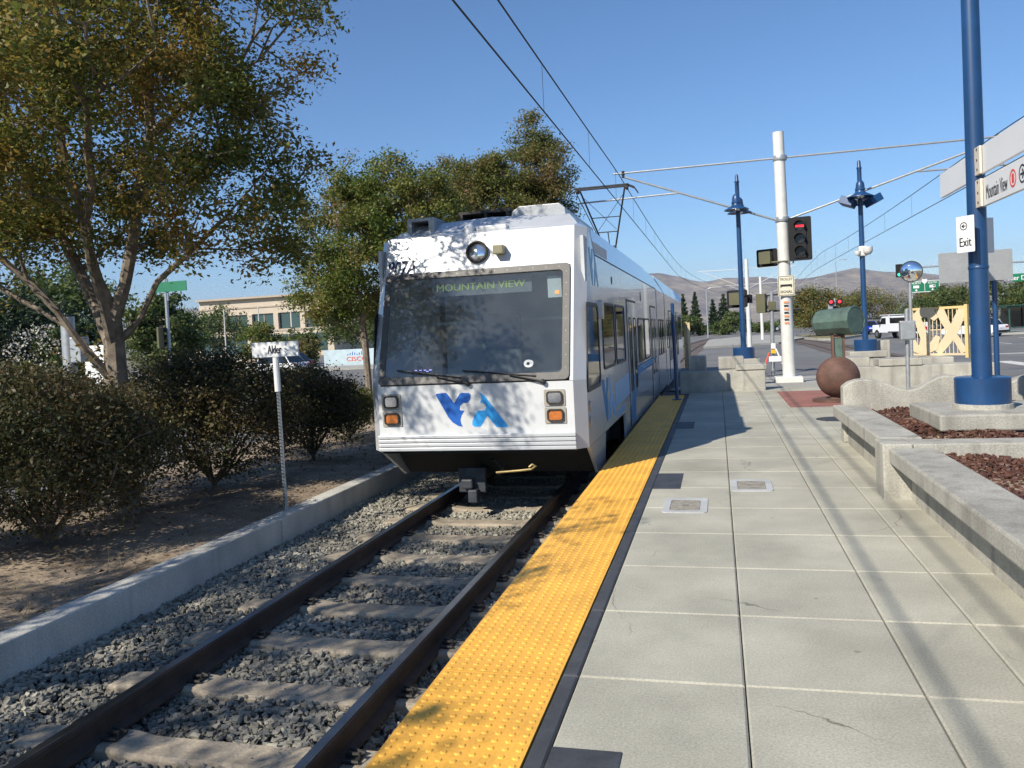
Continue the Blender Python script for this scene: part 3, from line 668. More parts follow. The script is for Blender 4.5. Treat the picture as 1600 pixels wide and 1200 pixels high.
# ------------------------------------------------------------------ sculpture
t = thing('sculpture', (2.29, 17.0, 0), 'rusty ball sculpture carrying a green bronze barrel on a post', 'sculpture')
obj('base_disc', MB().lathe([(.46, .006), (.46, .05), (.42, .06), (.01, .06)], (2.25, 17, 0), 32), RUST, t)
sp = obj('ball', MB().lathe([(.41 * math.sin(a * math.pi / 20) + .001, -.41 * math.cos(a * math.pi / 20)) for a in range(21)], (2.29, 17, .48), 36), RUST, t, True)
obj('neck', MB().lathe([(.16, 0), (.14, .06)], (2.27, 17, .06), 18), RUST, t)
obj('seam_band', MB().lathe([(.411, -.008), (.414, 0), (.411, .008)], (2.29, 17, .48), 36, Matrix.Rotation(-.25, 4, 'X')), RUST, sp)
pm = MB()
for s in (-1, 1): pm.box(2.31 + s * .10 - .02, 2.31 + s * .10 + .02, 16.92, 17.08, .80, 1.32)
pm.box(2.232, 2.388, 16.93, 17.07, 1.27, 1.315); obj('post_frame', pm, RUST, t)
box('patina_panel', (2.235, 2.385, 16.95, 17.03, .86, 1.262), PATINA, t)
ax = Vector((.72, -.69, .03)).normalized(); M_ = ax.to_track_quat('Z', 'Y').to_matrix().to_4x4()
br = obj('barrel', MB().lathe([(.17, -.50), (.255, -.40), (.275, .34), (.287, .35), (.287, .40), (.262, .405), (.255, .39), (.01, .39)], (2.33, 17, 1.585), 12, M_), PATINA, t)
obj('barrel_end', MB().lathe([(.25, .391), (.235, .402), (.01, .404)], (2.33, 17, 1.585), 26, M_), PATINA, br)
obj('saddle', MB().box(2.22, 2.44, 16.9, 17.1, 1.316, 1.37), IRON, t)

# mirror, electric box
t = thing('convex_mirror', (4.47, 20.55, .47), 'round convex mirror on a grey steel post by the fence', 'mirror')
obj('post', MB().tube([(4.50, 21.0, .6), (4.52, 21.0, 2.5)], .04, 12), GALV, t, True)
M_ = Vector((-.25, -1, -.06)).to_track_quat('Z', 'Y').to_matrix().to_4x4()
d_ = obj('mirror_glass', MB().lathe([(.235, 0), (.2, .03), (.14, .055), (.07, .07), (.005, .075)], (4.54, 20.93, 2.67), 30, M_), MIRR, t, True)
obj('mirror_rim', MB().lathe([(.2, -.03), (.25, -.02), (.255, .005), (.236, .004)], (4.54, 20.93, 2.67), 30, M_), IRON, d_)
t = thing('electric_box', (3.15, 15, 0), 'small grey metal electric box on a steel post', 'electric box')
obj('post', MB().tube([(3.14, 15, 0), (3.16, 15, 1.75)], .035, 12), GALV, t, True)
eb = box('housing', (3.03, 3.27, 14.88, 15.02, 1.22, 1.55), GALV, t, .012)
box('door', (3.05, 3.25, 14.868, 14.879, 1.24, 1.53), GALV, eb, .004); box('latch', (3.27, 3.30, 14.93, 14.97, 1.36, 1.42), IRON, eb)

# ------------------------------------------------------------------ catenary pole with signals
WX, WY = 1.96, 24.6
cp = thing('catenary_pole', (WX, WY, -.15), 'tall white catenary pole with cantilever arms on both sides', 'pole')
obj('mast', MB().tube([(WX + .03, WY, -.15), (WX - .02, WY, 7.1)], [.185, .155], 22), POLEW, cp, True)
box('base_block', (WX - .38, WX + .38, WY - .36, WY + .36, -.3, .02), POLEW, cp, .02)
for z in (6.35, 4.58): obj('collar', MB().lathe([(.19, -.07), (.195, -.06), (.195, .06), (.19, .07)], (WX, WY, z), 22), GALV, cp, True)
for s, xe in ((-1, TC + .25), (1, 7.6)):
    obj('arm', MB().tube([(WX + s * .17, WY, 6.36), (xe + s * .3, WY, 6.36)], .028, 8), GALV, cp, True)
    obj('stay', MB().tube([(WX + s * .17, WY, 4.58), (xe, WY, 6.25)], .031, 8), GALV, cp, True)
    f = .62; bx_ = WX + s * .17 + (xe - WX - s * .17) * f; bz = 4.58 + (6.25 - 4.58) * f
    obj('steady_arm', MB().tube([(bx_, WY, bz), (xe + s * 1.3, WY, bz - .05)], .026, 8), GALV, cp, True)
    obj('insulator', MB().lathe([(.03, -.18), (.06, -.15), (.03, -.12), (.06, -.08), (.03, -.05), (.06, 0), (.03, .03)], (xe, WY, 6.4), 10), IRON, cp)
def signal(name, x, y, z0, nsec, d, m_case, lit, label, grp, back=True, s=1.):
    """traffic signal looking along unit vector d"""
    d = Vector(d).normalized(); r_ = Vector((-d.y, d.x, 0)); t = thing(name, (x, y, z0), label, 'traffic light', grp)
    f_ = lambda u, v, q: Vector((x, y, z0)) + r_ * u * s + d * q * s + Vector((0, 0, v * s))
    h = nsec * .36
    if back: obj('backplate', MB().prism(rrect(-.31, .31, -.08, h + .08, .05), f_, -.02, .0), SIGK, t)
    obj('housing', MB().prism(rrect(-.17, .17, 0, h, .03), f_, -.22, .03), m_case, t)
    for k in range(nsec):
        cz = h - .18 - k * .36
        mk = lit.get(k, LENS) if lit else LENS
        obj('lens', MB().prism([(a, cz + b) for a, b in circ(.135, 20)], f_, .031, .045), LENS if mk == 'bar' else mk, t)
        if mk == 'bar': obj('lit_bar', MB().prism([(-.115, cz - .03), (.115, cz - .03), (.115, cz + .03), (-.115, cz + .03)], f_, .046, .05), REDL, t)
        vp = []
        V_ = []; n_ = 14
        for q in (.031, .24):
            for rr in (.15, .142):
                for a in range(n_ + 1):
                    an = math.radians(-35 + 250 * a / n_); V_.append(f_(rr * math.cos(an), cz + rr * math.sin(an) , q - (.09 if (q > .1 and (a < 3 or a > n_ - 3)) else 0)))
        m_ = n_ + 1; fs = []
        for a in range(n_):
            fs += [(a, a + 1, 2 * m_ + a + 1, 2 * m_ + a), (m_ + a + 1, m_ + a, 3 * m_ + a, 3 * m_ + a + 1), (2 * m_ + a, 2 * m_ + a + 1, 3 * m_ + a + 1, 3 * m_ + a)]
        obj('visor', MB().add(V_, fs), SIGK, t)
    return t
GS = 'traffic and trolley signals'
s_ = signal('traffic_light', WX + .44, WY - .32, 3.42, 3, (-.2, -1, 0), SIGK, {0: 'bar'}, 'black trolley signal showing a red bar on the white pole', GS)
obj('mount', MB().tube([(WX + .17, WY, 4.45), (WX + .25, WY - .05, 4.45), (WX + .25, WY - .05, 3.3), (WX + .1, WY, 3.3)], .03, 8), GALV, s_)
s_ = signal('traffic_light', WX - .45, WY + .15, 3.33, 1, (.45, 1, 0), SIGO, None, 'single olive signal seen from behind left of the white pole', GS)
obj('mount', MB().tube([(WX - .45, WY + .0, 3.36), (WX + .1, WY - .22, 3.36)], .025, 8), SIGO, s_)
t = thing('trolley_sign', (WX, WY - .2, 2.4), 'small white sign reading trolley signal on the white pole', 'sign')
f_ = lambda u, v, q: (WX + .02 + u, WY - .22 - q, 2.36 + v)
obj('panel', MB().prism(rrect(-.23, .23, 0, .58, .03), f_, 0, .012), mat('cream_sign', (.66, .61, .47), .5), t)
obj('border', MB().ring(rrect(-.215, .215, .015, .565, .025), rrect(-.2, .2, .03, .55, .02), f_, .0125, .014), TEXTK, t)
text('lettering', 'TROLLEY', TEXTK, f_(-.18, .44, .0145), (1, 0, 0), (0, 0, 1), .36, .075, t)
text('lettering', 'SIGNAL', TEXTK, f_(-.165, .08, .0145), (1, 0, 0), (0, 0, 1), .33, .075, t)
obj('trolley_symbol', MB().prism([(-.16, .24), (-.13, .24), (-.13, .265), (.13, .265), (.13, .24), (.16, .24), (.16, .33), (-.16, .33)], f_, .0135, .0145), TEXTK, t)
t = thing('warning_sticker', (WX, WY - .2, 1.7), 'narrow black and orange warning strip down the white pole', 'sticker')
for k in range(7): box('stripe', (WX - .06, WX + .06, WY - .192 - .0, WY - .186, 1.55 + k * .1, 1.60 + k * .1), TEXTK if k % 2 else mat('warn_orange', (.7, .25, .08), .5, fine=0), t)

# overhead wires
def wire(x, z0, z1, ya, yb, label, xe=None):
    """messenger (z1) and contact (z0) wires with droppers"""
    t = thing('overhead_wire', (x, ya, z0), label, 'overhead wire', 'overhead wires')
    xe = x if xe is None else xe; spans = [-28, 24.6, 62, 105, 160]
    X = lambda y: x if y < 60 else x + (xe - x) * ((y - 60) / 100) ** 1.6
    obj('contact_wire', MB().tube([(X(y), y, z0) for y in np.linspace(ya, yb, 30)], .014, 5), IRON, t)
    P = []
    for y in np.linspace(ya, yb, 90):
        k = max(i for i in range(len(spans)) if spans[i] <= y) if y < 160 else 3
        k = min(k, 3); u = (y - spans[k]) / (spans[k + 1] - spans[k]); P.append((X(y), y, z1 - .36 * 4 * u * (1 - u) * .5))
    obj('messenger_wire', MB().tube(P, .014, 5), IRON, t)
    for y in np.arange(ya + 3, 75, 5.2):
        k = max(i for i in range(len(spans)) if spans[i] <= y); u = (y - spans[k]) / (spans[k + 1] - spans[k])
        obj('dropper', MB().tube([(X(y), y, z0), (X(y), y, z1 - .72 * u * (1 - u))], .004, 4), IRON, t)
wire(TC + .06, 5.5, 6.45, -10, 155, 'overhead contact and messenger wires above the train track', 9)
wire(7.6, 5.47, 6.45, -10, 155, 'overhead contact and messenger wires above the right track', 15)

# ------------------------------------------------------------------ train
tr = thing('light_rail_train', (TC, 9, -.4), 'white light rail train with blue livery standing at the platform', 'train')
HW = 1.335; FW = 1.205
Yf = lambda z: 9.0 if z <= 1.1 else 9.0 + .32 * (z - 1.1)
X = lambda u: TC + u
# front mask: lower panel, raked top band and pillars, corner chamfers
fm = MB()
zs = [.31, .52, 1.1]
fm.add([(X(-FW), 9, .31), (X(FW), 9, .31), (X(FW), 9, 1.1), (X(-FW), 9, 1.1)], [(0, 1, 2, 3)])
WO = 1.165; wt, wb = 2.46, 1.105
def fp(u, z, d=0.):  # point on the raked windshield plane, d outwards
    return Vector((X(u), Yf(z), z)) + Vector((0, -.952, .305)) * d
fm.add([fp(-FW, wt), fp(FW, wt), fp(FW, 2.94), fp(-FW, 2.94)], [(0, 1, 2, 3)])
for s in (-1, 1):
    fm.add([fp(s * WO, wb), fp(s * FW, wb), fp(s * FW, wt), fp(s * WO, wt)], [(0, 1, 2, 3)])
# slightly domed roof lip
fm.add([fp(-FW, 2.94), fp(FW, 2.94), (X(FW), 9.8, 2.99), (X(-FW), 9.8, 2.99)], [(0, 1, 2, 3)])
front = obj('front_mask', fm, WHITE, tr)
for s in (-1, 1):
    ch = MB()
    for a, b in ((.31, 1.1), (1.1, 2.94)):
        ch.add([(X(s * FW), Yf(a), a), (X(s * HW), Yf(a) + .15, a), (X(s * HW), Yf(b) + .15, b - (.02 if b > 2 else 0)), (X(s * FW), Yf(b), b)], [(0, 1, 2, 3)])
    ch.add([(X(s * FW), Yf(2.94), 2.94), (X(s * HW), Yf(2.94) + .15, 2.92), (X(s * FW), 9.8, 2.99)], [(0, 1, 2)])
    obj('corner_panel', ch, SILV, tr)
# body shells: side wall, cove, roof
def shell(name, ys):
    mb = MB(); prof = []
    for y in ys:
        k = min(1, max(0, (y - 9.9) / .35)); zs_ = 2.92 - .29 * k; zr = 2.99 + .19 * k; xr = FW - .17 * k
        if y > 35.2: k2 = min(1, (y - 35.2) / .7); zs_ = 2.63 + .29 * k2; zr = 3.18 - .19 * k2; xr = 1.035 + .17 * k2
        prof.append([(X(-HW), y, .31), (X(-HW), y, zs_), (X(-xr), y, zr), (X(0), y, zr + .04), (X(xr), y, zr), (X(HW), y, zs_), (X(HW), y, .31)])
    vs = [p for r in prof for p in r]; n = 7
    fs = [(i * n + j, i * n + j + 1, (i + 1) * n + j + 1, (i + 1) * n + j) for i in range(len(ys) - 1) for j in range(n - 1)]
    fs += [(1, 2, 3, 4, 5)]; mb.add(vs, fs); return obj(name, mb, SILV, tr)
# front edge of side wall follows the rake
for s in (-1, 1):
    sw = MB(); sw.add([(X(s * HW), 9.15, .31), (X(s * HW), 9.9, .31), (X(s * HW), 9.9, 2.92), (X(s * HW), Yf(2.94) + .15, 2.92), (X(s * HW), 9.15, 1.1)], [(0, 1, 2, 3, 4)])
    obj('side_panel', sw, SILV, tr)
shell('body_shell', [9.9, 10.25, 12, 16, 20.7]); shell('body_shell', [24.2, 28, 32, 35.2, 35.9])
mb = MB().add([fp(-FW, 2.94), (X(-FW), 9.8, 2.99), (X(FW), 9.8, 2.99), (X(FW), 9.9, 2.99), (X(-FW), 9.9, 2.99)], [(1, 2, 3, 4)])
obj('roof_lip', mb, WHITE, tr)
# articulation: centre section slightly inset with bellows
ar = MB(); 
for y0, y1, dx in ((20.7, 20.95, -.07), (20.95, 23.95, -.0), (23.95, 24.2, -.07)):
    h = HW + dx
    P = [(-h, -.05), (-h, 2.62), (-1.03, 3.15), (1.03, 3.15), (h, 2.62), (h, -.05)]
    ar.prism(P, lambda u, v, d: (X(u), d, v), y0 + .002, y1 - .002)
obj('centre_section', ar, SILV, tr)
for y in (20.72, 24.0):
    obj('bellows', MB().prism([(-1.29, .0), (-1.29, 2.6), (-1.0, 3.1), (1.0, 3.1), (1.29, 2.6), (1.29, .0)], lambda u, v, d: (X(u), d, v), y, y + .18), BLACK, tr)
obj('rear_wall', MB().box(X(-1.2), X(1.2), 35.85, 35.95, .31, 2.95), WHITE, tr)
sm = MB()
for s in (-1, 1): sm.box(X(s * (HW + .002)) - .002, X(s * (HW + .002)) + .002, 10.24, 20.7, 2.615, 2.633)
sm.add([(X(HW + .004), 9.90, 2.925), (X(HW + .004), 9.925, 2.925), (X(HW + .004), 10.25, 2.636), (X(HW + .004), 10.235, 2.616)], [(0, 1, 2, 3)])
obj('roof_seam', sm, BLACK, tr)
# side elements (s = +1 faces the platform)
def side(u0, s, q):  # outwards offset q
    return X(s * (HW + q))
def sidef(s): return lambda u, v, q: (X(s * (HW + q)), u, v)
def swin(s, poly_o, poly_i):
    fr = obj('window', MB().ring(poly_o, poly_i, sidef(s), .0015, .012), BLACK, tr)
    obj('pane', MB().prism(poly_i, sidef(s), .001, .005), GLASSD, fr)
for s in (1, -1):
    o_ = [(9.40, 2.0), (10.22, 2.0), (10.30, 1.93), (10.30, 1.02), (10.22, .94), (9.22, .94), (9.17, 1.0), (9.33, 1.93)]
    c_ = (sum(p[0] for p in o_) / 8, sum(p[1] for p in o_) / 8)
    i_ = [(c_[0] + (a - c_[0]) * .88, c_[1] + (b - c_[1]) * .91) for a, b in o_]; swin(s, o_, i_)
    for a, b, z0, z1 in ((10.66, 11.92, 1.12, 2.03), (12.08, 13.3, 1.12, 2.03), (15.65, 16.9, .98, 1.85), (17.05, 18.3, .98, 1.85), (24.9, 25.7, .98, 1.85), (27.6, 28.8, .98, 1.85), (29.0, 30.2, .98, 1.85), (32.2, 33.4, 1.1, 2.), (33.6, 34.8, 1.1, 2.)):
        swin(s, rrect(a, b, z0, z1, .09), rrect(a + .035, b - .035, z0 + .035, z1 - .035, .07))
    for a, b in ((21.3, 21.9), (22.1, 22.7), (22.9, 23.5)):
        swin(s, rrect(a, b, .9, 1.85, .06), rrect(a + .03, b - .03, .93, 1.82, .05))
    for a, b in ((13.75, 15.25), (18.75, 20.3), (25.9, 27.4), (30.5, 32.0)):
        m_ = (a + b) / 2
        for p, q in ((a, m_ - .008), (m_ + .008, b)):
            dl = obj('door_leaf', MB().prism(rrect(p, q, -.02, 2.12, .02, 2), sidef(s), .001, .012), SILV, tr)
            fr = obj('door_window', MB().ring(rrect(p + .17, q - .17, .55, 1.85, .07), rrect(p + .2, q - .2, .58, 1.82, .05), sidef(s), .0125, .02), BLACK, dl)
            obj('pane', MB().prism(rrect(p + .2, q - .2, .58, 1.82, .05), sidef(s), .0125, .016), GLASSD, dl)
        obj('door_seal', MB().ring(rrect(a - .03, b + .03, -.03, 2.16, .03), rrect(a - .004, b + .004, -.024, 2.124, .02), sidef(s), .001, .008), BLACK, tr)
    # skirts
    bot = -.13
    obj('skirt', MB().prism([(9.22, .302), (9.95, bot), (10.58, bot), (10.58, .302)], lambda u, v, q: (X(s * (HW - .004 - .05 * (.302 - v) - q)), u, v), 0, .04), SILV, tr)
    obj('skirt', MB().prism([(12.97, .302), (12.97, -.13), (20.69, -.13), (20.69, .302)], sidef(s), -.04, -.003), SILV, tr)
    obj('skirt', MB().prism([(24.21, .302), (24.21, -.13), (33, -.13), (33, .302)], sidef(s), -.04, -.003), SILV, tr)
    # small marker lights
    for z in (.775, .59): obj('marker_light', MB().prism([(9.28 + a, z + b) for a, b in circ(.06, 12)], sidef(s), .001, .018), BEIGE, tr)
    obj('side_camera', MB().prism(rrect(10.42, 10.56, 1.80, 2.05, .04), sidef(s), .001, .05), SILV, tr)
    obj('vent_disc', MB().prism([(11.9 + a, 2.38 + b) for a, b in circ(.06, 10)], sidef(s), .001, .006), FRAME, tr)
    obj('slot', MB().prism(rrect(16.4, 16.5, 2.2, 2.38, .02), sidef(s), .001, .006), FRAME, tr)
    # livery
    sf = sidef(s)
    V_ = [(10.36, 1.0), (10.60, 1.0), (10.74, .74), (10.86, 1.0), (11.02, 1.0), (10.95, .82), (10.86, .80), (10.84, .70), (10.92, .68), (10.86, .42), (10.74, .42)]
    A_ = [(11.12, 1.02), (11.22, .98), (11.66, .44), (11.50, .42), (11.30, .64), (11.14, .42), (11.0, .44), (11.10, .66), (11.20, .74), (11.14, .86)]
    obj('livery_letter', MB().prism(V_, sf, .001, .003), STRB, tr); obj('livery_letter', MB().prism(A_, sf, .001, .003), BLUE2, tr)
    obj('livery_stripe', MB().prism([(11.75, .86), (13.7, .90), (13.7, .55), (11.72, .50)], sf, .001, .003), BLUE3, tr)
    obj('livery_stripe', MB().prism([(11.80, .44), (12.9, .46), (12.9, .36), (11.8, .34)], sf, .001, .0025), BLUE3, tr)
    sw_ = [(13.76, .05), (13.76, .28), (14.1, .55), (14.5, .8), (15.2, .93), (20.2, .95), (20.2, .80), (15.5, .78), (14.9, .62), (14.6, .38), (14.45, .05)]
    obj('livery_stripe', MB().prism(sw_, sf, .0125, .015), STRB, tr)
    obj('livery_stripe', MB().prism([(15.7, .92), (20.2, .94), (20.2, .90), (15.7, .89)], sf, .016, .018), BLUE3, tr)
    for k in range(3): obj('livery_band', MB().prism(rrect(16.2 + k * .9, 16.95 + k * .9, .835, .875, .01, 2), sf, .0155, .0165), BLUE3, tr)
    V2 = [(a - .15, b + 1.45) for a, b in V_]
    obj('roof_letter', MB().prism([(9.75 + (a - 10.36) * .55, 2.22 + (b - .42) * .8) for a, b in V_], sf, .001, .003), BLUE3, tr)
    obj('roof_letter', MB().prism([(9.78 + (a - 10.36) * .55, 2.22 + (b - .42) * .8) for a, b in A_], sf, .001, .003), BLUE3, tr)
# windshield frame, glass, wipers, rivets
fo = rrect(-1.195, 1.165, 1.11, 2.475, .06); fi = rrect(-1.115, 1.075, 1.20, 2.395, .05)
f_ = lambda u, v, q: fp(u, v, q)
wf = obj('windshield_frame', MB().ring(fo, fi, f_, -.01, .022), FRAME, tr, bevel=.006)
obj('windshield', MB().add([fp(u, v, .004) for u, v in fi], [tuple(range(len(fi)))]), WSG, tr)
rv = []
for k in range(9): rv += [(1.12, 1.25 + k * .14)]
for k in range(14): rv += [(-1.05 + k * .16, 2.435)]
for u, v in rv: obj('rivet', MB().prism([(u + a, v + b) for a, b in circ(.0055, 6)], f_, .0225, .024), BEIGE, wf)
for (u0, z0), (u1, z1), (u2, z2) in (((-.05, 1.07), (-.45, 1.19), (-.95, 1.28)), ((.86, 1.06), (.45, 1.18), (-.12, 1.25))):
    wp = obj('wiper', MB().tube([fp(u0, z0 + .03, .05), fp(u1, z1, .05)], [.014, .008], 6), BLACK, tr)
    obj('wiper_blade', MB().tube([fp(u1 + .32, z1 - .02, .03), fp(u2, z2, .03)], .010, 6), BLACK, wp)
    obj('wiper_pivot', MB().lathe([(.03, -.03), (.03, .05), (.01, .06)], fp(u0, z0 + .03), 10, Vector((0, -.95, .3)).to_track_quat('Z', 'Y').to_matrix().to_4x4()), BLACK, wp)
# sticker: white oval with dark dot
st = obj('sticker', MB().prism([(.68 + a * 1.3, 1.31 + b) for a, b in circ(.045, 18)], f_, .005, .007), SIGNW, tr)
obj('sticker_dot', MB().prism([(.675 + a, 1.308 + b) for a, b in circ(.018, 14)], f_, .0075, .009), TEXTK, st)
# cab interior
ci = MB()
ci.box(X(-1.19), X(1.19), 11.6, 11.65, .4, 2.9); ci.box(X(-1.32), X(-1.28), 9.5, 11.6, .5, 2.8); ci.box(X(1.28), X(1.32), 9.5, 11.6, .5, 2.8)
ci.box(X(-1.25), X(1.25), 9.1, 11.6, .4, .45)
obj('cab_wall', ci, CABL, tr)
obj('cab_ceiling', MB().box(X(-1.27), X(1.27), 9.75, 11.6, 2.5, 2.55), CABL, tr)
obj('dashboard', MB().prism([(9.12, .5), (9.12, 1.12), (9.45, 1.2), (9.9, 1.05), (9.9, .5)], lambda u, v, q: (X(q), u, v), -1.15, 1.15), CABI, tr, bevel=.02)
se = obj('driver_seat', MB().box(X(-.25), X(.3), 10.3, 10.45, 1.0, 1.95), CABI, tr, bevel=.05)
obj('seat_cushion', MB().box(X(-.27), X(.32), 9.95, 10.45, .9, 1.02), CABI, se, bevel=.04)
obj('partition_frame', MB().box(X(-1.15), X(1.15), 11.0, 11.03, 1.84, 1.88), SIGNW, tr)
dp = obj('destination_display', MB().box(X(-.62), X(.66), 9.52, 9.68, 2.17, 2.40), CABI, tr)
text('destination_text', 'MOUNTAIN VIEW', LED, (X(-.56), 9.515, 2.235), (1, 0, 0), (0, 0, 1), 1.14, .085, dp)
rn = obj('run_number_box', MB().box(X(-.83), X(-.55), 9.2, 9.26, 1.205, 1.32), BLACK, tr)
for k, (a, b) in enumerate(((.0, .03), (.0, .0), (.06, .0), (.06, .03), (.12, .03), (.15, .015), (.19, .03))): box('led_segment', (X(-.79 + a), X(-.79 + a + .03), 9.194, 9.199, 1.24 + b, 1.25 + b), LEDP, rn)
ob = obj('route_box', MB().box(X(.86), X(1.03), 9.50, 9.54, 2.08, 2.34), CABL, tr)
obj('route_lamp', MB().box(X(.95), X(1.0), 9.494, 9.499, 2.12, 2.16), LEDO, ob)
# lamps on the front
def plate(nm, u0, u1, v0, v1, m_l):
    g_ = lambda u, v, q: (X(u), 9 - q, v)
    p = obj('lamp_plate', MB().prism(rrect(u0, u1, v0, v1, .012), g_, .001, .012), BEIGE, tr)
    obj('lamp_bezel', MB().ring(rrect(u0 + .03, u1 - .03, v0 + .025, v1 - .02, .035), rrect(u0 + .045, u1 - .045, v0 + .04, v1 - .035, .03), g_, .0125, .04), IRON, p)
    obj(nm, MB().prism(rrect(u0 + .046, u1 - .046, v0 + .041, v1 - .036, .03), g_, .0125, .028), m_l, p)
for u0 in (-1.155, .86):
    plate('headlight', u0, u0 + .245, .815, 1.005, CHROME); plate('turn_signal', u0, u0 + .25, .615, .80, AMB)
hl = obj('roof_headlight', MB().lathe([(.135, -.02), (.14, .05), (.125, .055), (.115, .02)], fp(.0, 2.685), 26, Vector((0, -.98, .2)).to_track_quat('Z', 'Y').to_matrix().to_4x4()), IRON, tr, True)
obj('headlight_lens', MB().lathe([(.114, .015), (.09, .035), (.01, .045)], fp(.0, 2.685), 22, Vector((0, -.98, .2)).to_track_quat('Z', 'Y').to_matrix().to_4x4()), CHROME, hl, True)
obj('horn_box', MB().box(X(.23), X(.36), 9.36, 9.53, 2.64, 2.75), mat('olive_plastic', (.23, .21, .13), .5), tr, bevel=.012)
text('fleet_number', '907A', NAVY, fp(-1.17, 2.47, .003), (1, 0, 0), (0, .305, .952), .36, .19, tr, .18)
# logo on the front
def logo(pts, m_, nm):
    o_ = []
    for a, b in pts:
        px, py = 590 + a / 4.571, 580 + b / 4.571
        u = -3.271 + (px - 682) * (2.413 - 3.271) / (682 - 793) - TC + (0) ; v = 1.006 - (py - 613.5 + (px - 682) * .05) * .00785
        o_.append((u, v))
    obj(nm, MB().prism(o_, lambda u, v, q: (X(u), 9 - q, v), .001, .003), m_, tr)
logo([(413, 165), (425, 158), (490, 150), (500, 158), (548, 222), (592, 155), (605, 149), (660, 148), (672, 160), (668, 190), (650, 215), (615, 218), (592, 238), (585, 268), (620, 272), (598, 305), (588, 335), (592, 360), (603, 383), (570, 378), (530, 355), (500, 320)], BLUE1, 'logo_letter')
logo([(733, 143), (765, 158), (785, 180), (929, 366), (925, 376), (912, 378), (850, 378), (785, 300), (740, 370), (725, 379), (690, 380), (674, 368), (676, 340), (706, 282), (722, 268), (770, 266), (782, 240), (770, 220), (738, 212), (748, 190), (745, 165)], BLUE2, 'logo_letter')
# bumper ribs
for k in range(4):
    z0 = .315 + k * .05
    box('bumper_rib', (X(-FW - .01), X(FW + .01), 8.965 - .004 * k, 8.999, z0, z0 + .043), SILV, tr, .008)
# underside
un = MB(); un.prism([(9.55, .30), (10.0, -.12), (10.6, -.12), (10.6, .30)], lambda u, v, q: (X(q), u, v), -1.24, 1.24)
un.box(X(-1.2), X(1.2), 10.6, 35.5, .22, .305); un.box(X(-1.22), X(1.22), 13.05, 20.6, -.14, .22); un.box(X(-1.22), X(1.22), 24.3, 33, -.14, .22)
un.box(X(-1.19), X(1.19), 9.03, 9.56, .28, .304)
obj('underframe', un, UNDER, tr)
for yb in (11.1, 12.6, 22.0, 23.0):
    for s in (-1, 1):
        wh = obj('wheel', MB().lathe([(.33, -.06), (.345, -.055), (.33, -.03), (.33, .06), (.2, .065), (.18, .04), (.06, .04), (.06, .08), (.01, .08)], (X(s * .7525), yb, -.06), 22, Matrix.Rotation(s * math.pi / 2, 4, 'Y')), IRON, tr, True)
for s in (-1, 1): obj('bogie_frame', MB().box(X(s * 1.0) - .07, X(s * 1.0) + .07, 10.7, 12.9, -.12, .10), UNDER, tr, bevel=.02)
# the window over the front axle keeps the dark opening
cpz = mat('coupler_steel', (.05, .056, .068), .6, metal=.4, var=.3, scale=8)
c_ = obj('coupler', MB().box(X(-.40), X(-.05), 9.50, 9.58, -.29, .02), cpz, tr, bevel=.012)
obj('coupler_head', MB().box(X(-.34), X(-.19), 9.40, 9.50, -.23, -.11), cpz, c_, bevel=.02)
obj('coupler_pin', MB().box(X(-.25), X(-.13), 9.38, 9.499, -.40, -.24), cpz, c_, bevel=.015)
obj('coupler_shank', MB().tube([(X(-.22), 9.58, -.12), (X(-.05), 10.6, -.05)], .09, 10), UNDER, c_)
for u in (-.33, -.06): obj('coupler_bolt', MB().lathe([(.025, 0), (.025, .015)], (X(u), 9.499, -.02), 8, Matrix.Rotation(math.pi / 2, 4, 'X')), IRON, c_)
obj('jumper_hose', MB().tube([(X(.02), 9.6, .1), (X(.1), 9.47, .12), (X(.18), 9.49, .02), (X(.1), 9.6, -.08)], .025, 8), BLACK, tr, True)
hk = mat('brass_hook', (.35, .27, .12), .45, metal=.6)
obj('safety_hook', MB().tube([(X(.2), 9.15, .02), (X(.52), 9.05, .06), (X(.66), 9.02, .08), (X(.72), 9.01, .12), (X(.68), 9.0, .14), (X(.64), 9.0, .11)], .014, 6), hk, tr, True)
# roof equipment
rb = obj('roof_box', MB().ring(rrect(-1.10, -.72, 3.0, 3.25, .01, 1), rrect(-1.04, -.80, 3.04, 3.21, .005, 1), lambda u, v, q: (X(u), q, v), 10.0, 10.45), GALV, tr)
obj('roof_box_back', MB().box(X(-1.10), X(-.72), 10.45, 10.47, 3.0, 3.25), BLACK, rb)
obj('roof_horn', MB().lathe([(.03, 0), (.05, .04), (.02, .08)], (X(-.95), 10.2, 3.09), 12), GALV, rb)
fr_ = MB()
for u in (-.68, -.32, .0): fr_.box(X(u), X(u + .04), 11.0, 12.6, 3.1, 3.40)
fr_.box(X(-.70), X(.06), 11.0, 12.6, 3.40, 3.44); obj('resistor_frame', fr_, IRON, tr)
obj('hvac_cover', MB().prism([(-.0, 3.16), (.04, 3.38), (.14, 3.45), (.72, 3.45), (.80, 3.38), (.82, 3.16)], lambda u, v, q: (X(u + .05), q, v), 11.0, 13.6), GALV, tr, bevel=.01)
obj('hvac_cover', MB().prism([(-.8, 3.16), (-.75, 3.38), (.7, 3.38), (.8, 3.16)], lambda u, v, q: (X(u), q, v), 14.2, 18.2), GALV, tr, bevel=.01)
obj('antenna_dome', MB().lathe([(.10, 0), (.09, .03), (.05, .06), (.01, .07)], (X(-1.1), 9.9, 2.99), 14), WHITE, tr, True)
obj('antenna_dome', MB().lathe([(.07, 0), (.07, .07), (.04, .1), (.01, .11)], (X(-.2), 9.86, 2.99), 12), WHITE, tr, True)
box('antenna_plate', (X(-.1), X(.3), 9.82, 9.95, 2.99, 3.06), WHITE, tr, .02)
